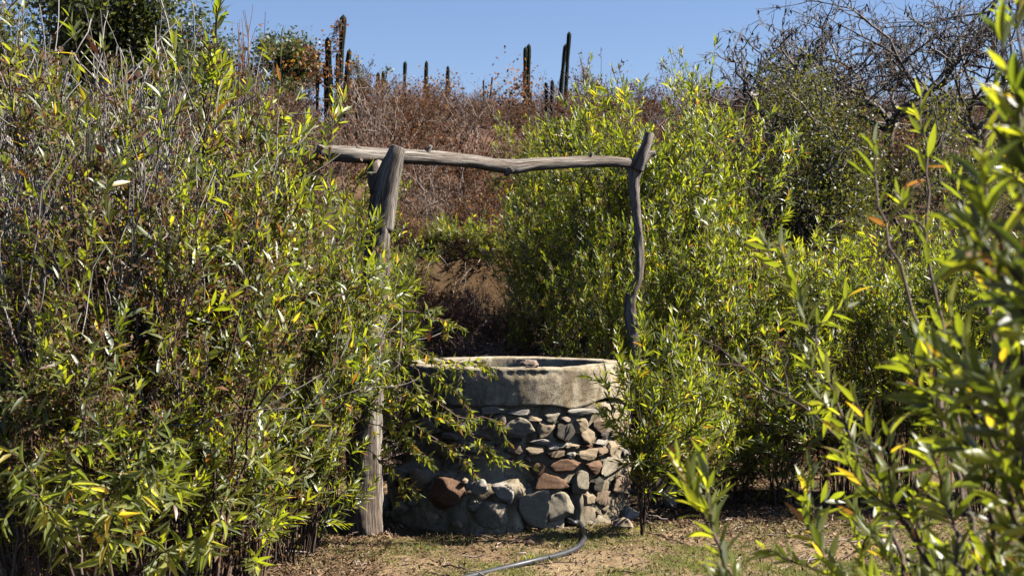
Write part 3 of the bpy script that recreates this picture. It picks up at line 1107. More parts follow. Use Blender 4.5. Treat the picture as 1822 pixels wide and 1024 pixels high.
GL, GR = 'willow leaved shrubs massed left of the well', 'willow leaved shrubs massed right of the well'
SHRUBS = [  # variant, px of base, distance, height, turn, widening, label, group
    (3, 40, 6.6, 2.2, .3, 1.0, 'tall brown flecked leafy shrub filling the photo\'s lower left corner', GL),
    (2, 215, 7.0, 2.85, 1.4, 1.0, 'tall leafy shrub with brown seed heads, second in from the left edge', GL),
    (3, 345, 7.5, 3.25, 2.2, .95, 'tallest leafy shrub of the left mass, its crown top against the blue sky', GL),
    (4, 440, 8.4, 2.45, 3.1, .8, 'leafy shrub under the small round dark tree, leaning towards the left post', GL),
    (4, 520, 9.0, 2.2, 4.4, .8, 'thin stemmed leafy shrub standing just left of the thick forked post', GL),
    (2, 120, 8.6, 2.4, 5.1, 1.0, 'brown headed shrub behind the front row at far left', GL),
    (4, 295, 9.4, 3.3, .9, 1.0, 'open leafy shrub in the middle row of the left mass', GL),
    (1, 430, 10.6, 2.5, 2.6, .9, 'green leafy shrub in the rear row left of the thick forked post', GL),
    (4, 575, 11.2, 2.0, 5.6, .75, 'leafy shrub directly behind the thick forked post', GL),
    (4, 60, 7.4, 2.1, 1.9, 1.2, 'lower leafy shrub in the deep shade behind the drooping plant', GL),
    (3, 300, 7.9, 1.9, 3.9, 1.1, 'lower leafy shrub among the brown stems at the feet of the tall ones', GL),
    (4, 430, 9.7, 1.5, .9, 1.0, 'short leafy shrub filling the gap left of the thick post', GL),
    (2, -20, 9.8, 2.5, 3.7, 1.0, 'tall leafy shrub cut by the left edge under the dark tree', GL),
    (1, 190, 11.4, 3.1, 4.0, 1.0, 'rear shrub at left among the pale dead stems', GL),
    (0, 1085, 14.2, 3.15, .4, .9, 'tall green shrub rising behind the thin crooked post', GR),
    (1, 1185, 13.6, 3.35, 1.5, 1.0, 'tallest green shrub right of the thin crooked post, tips against the sky', GR),
    (0, 1300, 14.0, 2.95, 2.7, 1.0, 'tall green shrub below the bare grey tree', GR),
    (1, 1000, 15.2, 2.45, 3.6, .8, 'green shrub under the right hand cactus pair, left of the crooked post', GR),
    (0, 1270, 12.2, 2.35, 4.1, .9, 'dense mid height green shrub in front of the tall ones', GR),
    (1, 1385, 12.6, 2.2, 5.0, 1.0, 'dense green shrub below the thorny green tree', GR),
    (0, 1490, 11.8, 2.05, .2, 1.05, 'dense glossy shrub in the middle of the right hand thicket', GR),
    (1, 1610, 11.3, 2.15, 1.1, 1.05, 'glossy shrub behind the blurred branches, below the dark twig thicket', GR),
    (0, 1730, 10.8, 2.1, 2.0, 1.1, 'glossy shrub behind the blurred branches near the right edge', GR),
    (1, 1850, 11.5, 2.4, 3.3, 1.1, 'glossy shrub cut by the right edge behind the blurred branches', GR),
    (5, 1395, 11.0, 1.35, 4.5, 1.2, 'low leafy shrub at the foot of the right hand thicket', GR),
    (0, 1570, 13.4, 1.95, 5.9, 1.1, 'green shrub in the back row right of the thorny tree', GR),
    (1, 1715, 13.8, 2.0, 2.4, 1.1, 'green shrub in the back row towards the right edge', GR),
    (4, 940, 17.0, 1.7, 1.9, .9, 'open green shrub in the gully seen under the log crossbar', GR),
    (4, 1045, 13.0, 1.9, .8, .7, 'shaded leafy shrub just left of the crooked post behind the well', GR),
    (0, 1115, 16.5, 2.5, 4.9, .9, 'rear green shrub on the slope behind the crooked post', GR),
    (0, 985, 16.2, 2.6, 2.2, .9, 'green shrub at the right flank of the gully, under the crossbar kink', GR),
    (1, 1040, 17.5, 2.9, .2, .9, 'rear green shrub left of the crooked post, tips near the leaning cacti', GR),
    (4, 930, 19.5, 1.7, 5.2, .9, 'sparse green shrub on the upper slope above the crossbar kink', GR),
    (1, 1230, 15.6, 3.0, 3.3, 1.0, 'tall green shrub in the rear row left of the thorny tree', GR),
    (0, 1100, 12.6, 2.2, 2.3, .75, 'shaded green shrub directly behind the foot of the crooked post', GR),
    (1, 1175, 12.3, 2.3, 4.0, .8, 'green shrub just right of the crooked post at its middle height', GR),
    (4, 675, 16.5, 1.9, 2.8, .9, 'thin shrub behind the upper half of the thick forked post', GL),
    (2, 620, 14.5, 2.2, 4.9, .9, 'brown flecked shrub behind the left end of the crossbar', GL),
    (3, 520, 13.5, 2.5, 1.2, .9, 'rear leafy shrub below the small round dark tree', GL),
    (0, 360, 12.2, 3.3, .6, 1.0, 'green shrub in the rear row behind the tallest left shrub', GL),
    (3, 20, 12.4, 2.6, 2.6, 1.0, 'rear brown headed shrub at the far left edge', GL),
    (4, 925, 15.4, .95, 4.7, .9, 'low dark green shrub at the right edge of the gully just above the well rim', GR),
    (0, 940, 18.2, 1.6, 1.1, .8, 'green shrub at the right end of the dark earth bank', GR),
    (4, 728, 18.0, .9, 3.1, .9, 'thin green shrub at the left end of the dark earth bank', GL),
    (2, 405, 8.0, 2.95, 5.4, .8, 'tall narrow leafy shrub at the right shoulder of the tallest left shrub', GL),
    (5, 255, 7.2, 1.25, .7, 1.3, 'short leafy shrub in front of the brown stems, right of the drooping plant', GL),
    (5, 385, 7.9, 1.35, 2.7, 1.2, 'short leafy shrub at the feet of the tallest left shrub', GL),
    (5, 495, 8.7, 1.1, 4.1, 1.1, 'short leafy shrub at the open ground edge left of the thick post', GL),
    (5, 90, 7.0, 1.5, 5.3, 1.2, 'short shaded leafy shrub just behind the drooping plant', GL),
    (5, 1222, 11.2, 1.5, 2.4, .7, 'narrow leafy shrub just right of the lower part of the crooked post', GR),
    (6, 778, 18.7, .50, .5, 1.0, 'small leafy plant on the dark earth bank, left of its twin', 'small plants on the earth bank'),
    (6, 824, 18.65, .60, 1.6, 1.0, 'largest small leafy plant on top of the dark earth bank', 'small plants on the earth bank'),
    (6, 872, 18.7, .52, 2.9, 1.0, 'small leafy plant on the dark earth bank nearest the gully shrub', 'small plants on the earth bank'),
    (5, 728, 12.5, 1.25, 3.3, .8, 'young leafy plant behind the left side of the well', None),
    (6, 800, 13.6, .75, 4.4, .9, 'small bright leafy plant just behind the well', None),
    (5, 690, 14.5, 1.3, 5.0, 1.0, 'leafy plant behind the thick forked post beside the gully', None),
    (6, 545, 9.3, .7, 2.0, 1.0, 'small seedling shrub at the ground left of the thick post', None),
    (5, 1250, 10.5, 1.0, 1.0, .9, 'low leafy shrub right of the rubble beside the well', None),
    (6, 1310, 11.2, .8, .4, 1.1, 'low spreading leafy plant on the dark litter right of the well', None),
]
ORIG = {}
for (v, px, Y, h, rz, wd, lab, grp) in SHRUBS:
    x = (px - 911) / FPX * Y
    s_ = h / WH[v] * (1.12 if h > 1.6 else 1.0)
    sc = (s_ * wd if h > 2 else s_ * wd, s_ * wd, s_)
    loc = (x, Y, tz(x, Y))
    if v not in ORIG:
        ORIG[v] = plant('leafy_shrub' if v < 6 else 'small_plant', lab, 'shrub', wparts(W[v]), loc, rz, sc, grp)
    else:
        o = dup(ORIG[v], loc, rz, sc, lab, grp)
        if not grp and 'group' in o:
            del o['group']


# ------------------------------------------------------------------ nearest plants, leaf by leaf
def leaf_mesh_variants(seed, templ, mat, n=6, fold=1.0):
    r = np.random.default_rng(seed)
    out = []
    for k in range(n):
        g = Geo()
        add_leaves(g, [[0, 0, 0]], [[1, 0, 0]], [[0, 0, 1]], 1.0, 1.0, r.uniform(-.05, .34), .5, templ)
        V = g.v[0]
        V[:, 1] += .04 * r.normal() * V[:, 0] ** 2 * 6
        out.append(g.mesh('leaf', mat))
    return out


LV = leaf_mesh_variants(5, 'l', M_LEAF_SOLO)
BV = leaf_mesh_variants(6, 'o', M_BROAD)


def leaf_parts(root, P, D, N, L, Wd, variants, rng_, templ, mat, limit=295):
    """the largest leaves as parts, the rest joined into one foliage part"""
    P, D, N, L, Wd = map(np.asarray, (P, D, N, L, Wd))
    depth = np.maximum(P[:, 1], .5)
    size = L / depth
    px = 911 + P[:, 0] / depth * FPX
    py = 512 - (P[:, 2] - CAM_Z) / depth * FPX
    inside = (px > -60) & (px < 1880) & (py > -60) & (py < 1080)
    order = np.argsort(-(size + 10.0 * inside))
    sel, rest = order[:limit], order[limit:]
    D = norm(D)
    S = norm(np.cross(N, D))
    N2 = np.cross(D, S)
    for i in sel:
        o = link('leaf', variants[int(rng_.integers(len(variants)))], root)
        M = Matrix(((D[i][0] * L[i], S[i][0] * Wd[i], N2[i][0] * L[i], P[i][0]),
                    (D[i][1] * L[i], S[i][1] * Wd[i], N2[i][1] * L[i], P[i][1]),
                    (D[i][2] * L[i], S[i][2] * Wd[i], N2[i][2] * L[i], P[i][2]), (0, 0, 0, 1)))
        o.matrix_world = M
    if len(rest):
        g = Geo()
        n = len(rest)
        t = np.clip(rng_.normal(.55, .18, n), 0, .9)
        q = rng_.random(n)
        t = np.where(q < .04, .95, np.where(q < .06, 1., t))
        add_leaves(g, P[rest], D[rest], N[rest], L[rest], Wd[rest], rng_.uniform(-.05, .34, n), t, templ)
        link('foliage', g.mesh('foliage', mat), root, 'stuff')


def hero(name, label, cat, seed, base, branches, LL, WR, spacing, shoot_len, shoots, variants, templ, mat, stem_mat, a0=1.0, a1=.4,
         droop=0.0, r0=.011, heads=.15, leafless=(), sparse=(), limit=295, group=None, t_leaf=.25, tipw=1.0):
    r = np.random.default_rng(seed)
    root = thing(name, label, cat, (0, 0, 0), group=group)
    root.location = (0, 0, 0)
    acc = [[] for _ in range(5)]
    gd = Geo()

    def put(pts, n, t0, t1, ls):
        if n < 1:
            return
        P, D, N, k = leaf_spray(r, pts, n, t0, t1, a0, a1)
        D[:, 2] -= droop * r.uniform(.4, 1.3, n)
        L = ls * r.uniform(.6, 1.15, n) * (1 - .3 * k)
        acc[0].append(P); acc[1].append(norm(D)); acc[2].append(N); acc[3].append(L); acc[4].append(L * WR * r.uniform(.8, 1.2, n))

    for bi, pix in enumerate(branches):
        pts = [np.asarray(base, float)] if base is not None else []
        pts += [at(*q) for q in pix]
        n = 26
        pts = smooth_poly(pts, n)
        pts[1:-1] += r.normal(0, .006, (n - 2, 3))
        g = Geo()
        tube(g, pts, np.linspace(r0, .0022, n) * r.uniform(.8, 1.15), 7, r.uniform(.4, .8), cap=False)
        lf = bi not in leafless
        ln = along(pts, [1.0])[2]
        if lf:
            put(pts, int((.22 if bi in sparse else .40) / spacing), 1 - min(.9, .34 / ln), 1.0, LL * tipw)
            put(pts, int(ln * .7 / spacing * (.12 if bi in sparse else .30)), t_leaf, .9, LL)
        for k in range((2 if bi in sparse else shoots) if lf else 4):
            t = r.uniform(max(.3, t_leaf), .98) if lf else r.uniform(.6, 1)
            P, T, _ = along(pts, [t])
            d = norm(T[0] + r.normal(0, .55, 3) + np.array([0, 0, .3 - droop]))
            sl = shoot_len * r.uniform(.5, 1.3)
            sp = curve(P[0], P[0] + d * sl, np.array([0, 0, -.08 if droop < .3 else .12]) * sl, 6, .005, r)
            tube(g, sp, np.linspace(r0 * .38, .0014, 6), 5, r.uniform(.3, .7), cap=False)
            if lf:
                put(sp, int(sl / spacing), .1, 1.0, LL)
            if r.random() < heads:
                m = int(r.integers(9, 20))
                add_leaves(gd, sp[-1] + r.normal(0, .02, (m, 3)), r.normal(size=(m, 3)), r.normal(size=(m, 3)), r.uniform(.012, .035, m), r.uniform(.005, .012, m), .2, r.beta(1.5, 2.5, m), '4')
        link('branch', g.mesh('branch', stem_mat), root)
    if gd.n:
        link('dead_flower', gd.mesh('dead_flower', M_WITHER), root, 'stuff')
    A = [np.concatenate(a) for a in acc]
    leaf_parts(root, *A, variants, r, templ, mat, limit)
    return root


def gbase(px, Y):
    x = (px - 911) / FPX * Y
    return (x, Y, tz(x, Y) - .03)


# blurred shrub nearest to the camera at right
hero('leafy_shrub', 'out of focus willow leaved shrub reaching in from the right, nearest the viewer', 'shrub', 41, gbase(1800, 3.3), [
    [(1700, 1100, 3.5), (1610, 930, 3.8), (1480, 765, 4.1), (1340, 665, 4.3), (1235, 590, 4.4)],
    [(1640, 1120, 3.4), (1560, 900, 3.7), (1460, 640, 4.1), (1385, 430, 4.3)],
    [(1760, 1100, 3.2), (1700, 850, 3.3), (1640, 600, 3.5), (1575, 400, 3.6), (1555, 250, 3.7)],
    [(1850, 1000, 2.7), (1830, 700, 2.5), (1790, 520, 2.5), (1720, 390, 2.6)],
    [(1830, 1060, 2.9), (1775, 700, 2.9), (1750, 380, 3.1), (1770, 130, 3.2)],
    [(1900, 980, 2.5), (1850, 850, 2.4), (1780, 720, 2.4), (1700, 640, 2.5)],
    [(1720, 1150, 3.2), (1640, 980, 3.3), (1560, 830, 3.4), (1520, 700, 3.5)],
    [(1690, 1180, 3.3), (1520, 1060, 3.6), (1450, 960, 3.9), (1435, 865, 4.0)],
    [(1640, 1260, 3.0), (1420, 1140, 3.1), (1300, 1030, 3.2), (1262, 905, 3.3)],
    [(1900, 900, 3.0), (1890, 500, 3.0), (1830, 200, 3.1), (1800, -40, 3.2)],
    [(1780, 1080, 3.0), (1740, 860, 2.9), (1690, 760, 2.9), (1600, 640, 3.0)],
    [(1830, 1100, 2.8), (1800, 900, 2.7), (1770, 800, 2.7), (1740, 690, 2.7)],
    [(1880, 1150, 2.6), (1840, 960, 2.5), (1800, 700, 2.6), (1780, 560, 2.7)],
    [(1800, 1180, 2.9), (1720, 1030, 2.9), (1680, 900, 3.0), (1650, 800, 3.1)],
    [(1900, 800, 2.3), (1860, 620, 2.15), (1800, 480, 2.1), (1715, 400, 2.15)],
    [(1920, 700, 2.5), (1880, 520, 2.3), (1840, 380, 2.2), (1800, 230, 2.2)],
    [(1850, 1120, 3.2), (1800, 700, 3.3), (1730, 480, 3.4), (1690, 300, 3.5)],
    [(1750, 1080, 3.4), (1690, 700, 3.6), (1650, 400, 3.8), (1640, 150, 4.0)],
    [(1700, 1150, 3.5), (1640, 1030, 3.7), (1560, 950, 3.9), (1500, 900, 4.0)],
], .105, .20, .0135, .18, 11, LV, 'l', M_LEAF, M_STEM, 1.0, .4, heads=.16, leafless=(0,), sparse=(2, 4, 9, 16, 17), r0=.010, t_leaf=.35)

# leafy shrub on the right in front of the well
hero('leafy_shrub', 'slender bright leafy shrub growing in front of the right side of the well', 'shrub', 42, gbase(1142, 9.72), [
    [(1135, 800, 9.66), (1110, 690, 9.6), (1098, 585, 9.55)],
    [(1138, 800, 9.7), (1140, 680, 9.68), (1152, 600, 9.7)],
    [(1150, 800, 9.75), (1180, 700, 9.8), (1190, 610, 9.85)],
    [(1160, 810, 9.7), (1215, 720, 9.75), (1240, 640, 9.8)],
    [(1165, 820, 9.65), (1235, 760, 9.6), (1280, 700, 9.6)],
    [(1128, 810, 9.6), (1090, 740, 9.5), (1078, 660, 9.5)],
    [(1165, 840, 9.75), (1230, 800, 9.8), (1270, 745, 9.9)],
    [(1145, 820, 9.6), (1155, 730, 9.55), (1120, 640, 9.5)],
    [(1155, 810, 9.6), (1195, 750, 9.55), (1215, 680, 9.5)],
    [(1140, 840, 9.68), (1115, 790, 9.6), (1085, 755, 9.55)],
], .11, .165, .012, .25, 9, LV, 'l', M_LEAF, M_STEM, .95, .35, r0=.006, heads=.08)

# bright shrub over the left post
hero('leafy_shrub', 'bright leafy shrub in front of the thick forked post, its tip at the crossbar end', 'shrub', 45, gbase(555, 9.0), [
    [(550, 800, 9.0), (560, 500, 9.1), (585, 300, 9.2), (595, 165, 9.25)],
    [(560, 800, 9.0), (570, 560, 9.1), (560, 420, 9.15), (540, 330, 9.2)],
    [(570, 800, 9.05), (600, 600, 9.2), (610, 450, 9.3), (612, 350, 9.35)],
    [(575, 820, 9.05), (620, 650, 9.3), (655, 520, 9.45), (668, 410, 9.5)],
    [(580, 830, 9.05), (640, 680, 9.3), (690, 580, 9.45), (722, 490, 9.5)],
    [(570, 830, 9.0), (620, 700, 9.2), (650, 600, 9.3), (640, 480, 9.4)],
    [(560, 830, 9.0), (590, 690, 9.1), (600, 580, 9.1), (590, 480, 9.1)],
    [(550, 830, 9.0), (530, 640, 9.0), (515, 520, 9.0), (505, 410, 9.0)],
    [(580, 850, 9.0), (640, 740, 9.2), (700, 670, 9.35), (735, 600, 9.4)],
    [(570, 850, 9.0), (600, 760, 9.0), (640, 690, 9.1), (660, 620, 9.1)],
], .11, .18, .014, .24, 8, LV, 'l', M_LEAF, M_STEM, 1.0, .4, r0=.0065, heads=.22, t_leaf=.3)

# arching sprays in front of the well at left
hero('arching_shrub', 'arching dark stemmed shrub with small pointed leaves hanging in front of the well', 'shrub', 43, gbase(560, 9.25), [
    [(560, 700, 9.25), (640, 650, 9.28), (720, 700, 9.35), (800, 745, 9.4), (862, 790, 9.42), (885, 830, 9.42)],
    [(565, 740, 9.25), (660, 715, 9.28), (740, 770, 9.35), (830, 808, 9.4), (900, 820, 9.4), (950, 830, 9.4)],
    [(550, 640, 9.25), (620, 560, 9.28), (700, 590, 9.35), (790, 640, 9.4), (880, 655, 9.42)],
    [(560, 620, 9.25), (610, 545, 9.26), (690, 545, 9.3), (770, 565, 9.35), (830, 590, 9.4)],
    [(560, 820, 9.25), (630, 790, 9.28), (690, 830, 9.3), (745, 885, 9.35)],
    [(555, 700, 9.25), (610, 600, 9.2), (660, 600, 9.2), (720, 660, 9.2), (760, 720, 9.25)],
    [(560, 760, 9.25), (620, 690, 9.2), (690, 690, 9.2), (770, 740, 9.25), (830, 760, 9.3)],
    [(550, 800, 9.25), (560, 700, 9.15), (585, 610, 9.1), (620, 540, 9.1)],
    [(552, 800, 9.25), (540, 720, 9.1), (560, 640, 9.05), (600, 600, 9.0)],
    [(570, 720, 9.25), (650, 640, 9.28), (730, 655, 9.35), (800, 690, 9.4), (835, 730, 9.42)],
    [(570, 760, 9.2), (650, 730, 9.2), (730, 755, 9.3), (800, 800, 9.35), (850, 835, 9.38)],
    [(570, 700, 9.2), (640, 610, 9.2), (720, 610, 9.25), (790, 650, 9.3), (850, 640, 9.3)],
    [(575, 780, 9.2), (640, 750, 9.2), (700, 770, 9.25), (760, 815, 9.3)],
    [(575, 740, 9.2), (655, 665, 9.2), (740, 690, 9.3), (810, 740, 9.35), (870, 745, 9.4), (910, 790, 9.4)],
], .082, .34, .018, .17, 13, BV, 'o', M_BROAD_A, M_PURPLE, 1.15, .7, droop=.35, r0=.0065, heads=.10, t_leaf=.30)

# drooping broad-leaved plant, lower left
hero('drooping_plant', 'low plant with long drooping pale green leaves at the lower left', 'plant', 44, gbase(150, 5.9), [
    [(160, 1050, 5.9), (220, 900, 5.85), (285, 800, 5.8), (320, 775, 5.75)],
    [(150, 1060, 5.9), (170, 930, 5.85), (215, 850, 5.8), (250, 815, 5.75)],
    [(140, 1050, 5.9), (110, 950, 5.8), (75, 890, 5.7), (40, 865, 5.65)],
    [(180, 1080, 5.9), (270, 1000, 5.8), (330, 960, 5.7), (350, 955, 5.65)],
    [(140, 1060, 5.9), (90, 900, 6.0), (40, 820, 6.0), (5, 800, 6.0)],
    [(150, 1060, 5.9), (130, 900, 6.0), (120, 820, 6.0), (140, 780, 6.0)],
    [(160, 1080, 5.9), (190, 980, 5.6), (200, 920, 5.5), (180, 890, 5.45)],
], .15, .19, .024, .16, 4, BV, 'l', M_BROAD_A, M_STEM, 1.25, .8, droop=.75, r0=.007, heads=0, t_leaf=.6)


# ------------------------------------------------------------------ dry twiggy shrubs and hillside brush
def branching(r, start, d, length, rad, depth, out, tips, wander=.25, up=.1, kids=(2, 4), shrink=.66, nseg=5):
    pts = [np.asarray(start, float)]
    dd = norm(d)
    for k in range(nseg - 1):
        dd = norm(dd + r.normal(0, wander, 3) * .5 + np.array([0, 0, up * .3]))
        pts.append(pts[-1] + dd * length / (nseg - 1))
    pts = np.array(pts)
    out.append((pts, rad, rad * .62, depth))
    if depth == 0:
        tips.append((pts, dd))
        return
    for k in range(int(r.integers(kids[0], kids[1] + 1))):
        t = r.uniform(.35, 1.0) if k else 1.0
        P, T, _ = along(pts, [t])
        nd = norm(T[0] + r.normal(0, .62, 3) + np.array([0, 0, up]))
        branching(r, P[0], nd, length * shrink * r.uniform(.7, 1.25), rad * .62, depth - 1, out, tips, wander, up, kids, shrink, nseg)


def dry_shrub(seed, H, R, nst, depth=2, rad=.008, leaf_n=900, mat=M_TWIG, leaf=M_DRYLEAF, lsize=(.02, .05), tint=(.2, .9), sides=3, lt=(1.6, 2.2), wander=.36, up=.15):
    r = np.random.default_rng(seed)
    out, tips = [], []
    for i in range(nst):
        az = r.uniform(0, 6.28)
        d = np.array([math.cos(az) * R / H, math.sin(az) * R / H, 1.0]) * r.uniform(.7, 1)
        b = np.array([math.cos(az), math.sin(az), 0]) * r.uniform(0, .15) * R
        branching(r, b, d, H * r.uniform(.4, .6), rad * r.uniform(.6, 1.2), depth, out, tips, wander, up, (2, 4), .62, 5)
    g = Geo()
    for pts, a, b, dp in out:
        tube(g, pts, np.linspace(a, max(b, .0022), len(pts)), sides, r.uniform(*tint), cap=False)
    gl = Geo()
    if leaf_n:
        idx = r.integers(0, len(out), leaf_n)
        P = np.array([out[i][0][int(r.integers(1, len(out[i][0])))] for i in idx]) + r.normal(0, .03, (leaf_n, 3))
        D = r.normal(size=(leaf_n, 3)) + [0, 0, -.7]
        add_leaves(gl, P, D, r.normal(size=(leaf_n, 3)), r.uniform(*lsize, leaf_n), r.uniform(lsize[0] * .6, lsize[1] * .55, leaf_n), r.uniform(-.2, .5, leaf_n), r.beta(*lt, leaf_n), '4')
    return g.mesh('twig', mat), (gl.mesh('dead_leaf', leaf) if leaf_n else None)


DS = [dry_shrub(21, 1.0, .55, 16, 2, .008, 1500), dry_shrub(22, 1.1, .6, 16, 2, .009, 2300), dry_shrub(23, 1.2, .5, 18, 2, .009, 500, tint=(.4, 1.1)),
      dry_shrub(24, .8, .6, 14, 2, .007, 2600), dry_shrub(25, 1.0, .55, 15, 2, .008, 2200, leaf=M_VINE)]
DH = [1.0, 1.1, 1.2, .8, 1.0]
hr = np.random.default_rng(50)
DORIG = {}
GB = 'dry leafless brush covering the hillside'
LAB = {0: 'brown twiggy dry bush, one of many on the sunlit hillside', 1: 'dry hillside bush with many curled reddish brown leaves',
       2: 'greyish bare twig bush on the hillside', 3: 'low dark red brown dry bush on the hillside', 4: 'dry hillside bush hung with yellow and orange leaves'}
cnt = 0
spots = []
while cnt < 285:
    y = hr.uniform(19.3, 38)
    x = hr.uniform(-.42 * y, .36 * y)
    px = 911 + x / y * FPX
    if 21.5 < y < 27.5 and 765 < px < 850 and hr.random() < .5:
        continue
    if (550 < px < 655 and 22.5 < y < 31) or (922 < px < 1022 and 26.5 < y < 33):
        continue
    if any((x - a) ** 2 + (y - b) ** 2 < .42 for a, b in spots):
        continue
    spots.append((x, y))
    v = int(hr.choice(5, p=[.30, .27, .18, .17, .08]))
    s_ = hr.uniform(.75, 1.25) * (.88 if y > 30 else 1.08)
    loc = (x, y, tz(x, y) - .03)
    rz = hr.uniform(0, 6.28)
    if v not in DORIG:
        o = plant('dry_bush', LAB[v], 'bush', (('twig', DS[v][0]), ('dead_leaf', DS[v][1])), loc, rz, s_, GB + ': ' + ('brown', 'reddish', 'grey', 'low', 'yellow leaved')[v])
        DORIG[v] = o
    else:
        dup(DORIG[v], loc, rz, s_, LAB[v])
    cnt += 1

for k in range(14):
    y = hr.uniform(13.2, 19.6)
    x = (hr.uniform(670, 935) - 911) / FPX * y
    if 17.9 < y < 18.7:
        y += .9
    dup(DORIG[3] if k % 3 else DORIG[1], (x, y, tz(x, y) - .03), hr.uniform(0, 6.28), hr.uniform(.42, .75), 'small dark heap of dead twigs and leaves on the shaded slope behind the well', 'dead leafy twig heaps on the slope behind the well')
for k in range(10):
    y = hr.uniform(17.2, 19.3)
    x = (hr.uniform(700, 935) - 911) / FPX * y
    dup(DORIG[2] if k % 2 else DORIG[0], (x, y, tz(x, y) - .05), hr.uniform(0, 6.28), hr.uniform(.35, .62), 'tangle of dead grey twigs on the dark earth bank under the log crossbar', 'dead twig tangles on the earth bank')
# pale dead stems at the upper left, dark twig thicket at right
PS = [dry_shrub(61, 1.6, .34, 24, 3, .0078, 400, M_PALE, tint=(.3, 1.0), sides=3, wander=.30, up=.40), dry_shrub(62, 1.5, .75, 14, 3, .010, 500, M_TWIG, tint=(.1, .6), sides=3)]
first = None
for (px, Y, h, rz, lab) in [
    (40, 7.4, 2.85, 2.3, 'nearest pale grey dead stems, fanning up out of the left shrubs'),
    (150, 7.9, 3.0, 4.6, 'pale dead branches standing between the two nearest left shrubs'),
    (-20, 8.6, 3.0, .3, 'tall pale grey dead stems at the left edge among green leaves'),
    (110, 9.0, 3.3, 1.8, 'pale grey dead stems beneath the dark tree at top left'),
    (225, 9.6, 3.3, 3.0, 'pale dead branches rising behind the tallest left shrub'),
    (470, 13.0, 2.3, 4.1, 'pale bare twigs left of the crossbar end, beneath the small round tree'),
    (-60, 10.5, 2.9, 5.0, 'pale dead stems cut by the left edge in the rear row'),
]:
    x = (px - 911) / FPX * Y
    loc = (x, Y, tz(x, Y))
    if first is None:
        first = plant('dead_bush', lab, 'bush', (('twig', PS[0][0]), ('dead_leaf', PS[0][1])), loc, rz, h / 1.75, 'pale dead stems at upper left')
    else:
        dup(first, loc, rz, h / 1.75, lab)
first = None
for (px, Y, h, rz, lab) in [
    (1600, 15.5, 2.3, .6, 'dark tangled leafless bush right of the thorny green tree'),
    (1690, 15.0, 2.4, 2.0, 'dark tangled leafless bush between its two neighbours under the bare tree'),
    (1790, 14.6, 2.5, 3.4, 'dark tangled leafless bush by the right edge'),
    (1530, 16.0, 1.8, 4.4, 'smaller dark tangled bush at the thorny tree foot'),
]:
    x = (px - 911) / FPX * Y
    loc = (x, Y, tz(x, Y))
    if first is None:
        first = plant('dead_bush', lab, 'bush', (('twig', PS[1][0]), ('dead_leaf', PS[1][1])), loc, rz, h / 2.0, 'dark tangled twigs at right')
    else:
        dup(first, loc, rz, h / 2.0, lab)


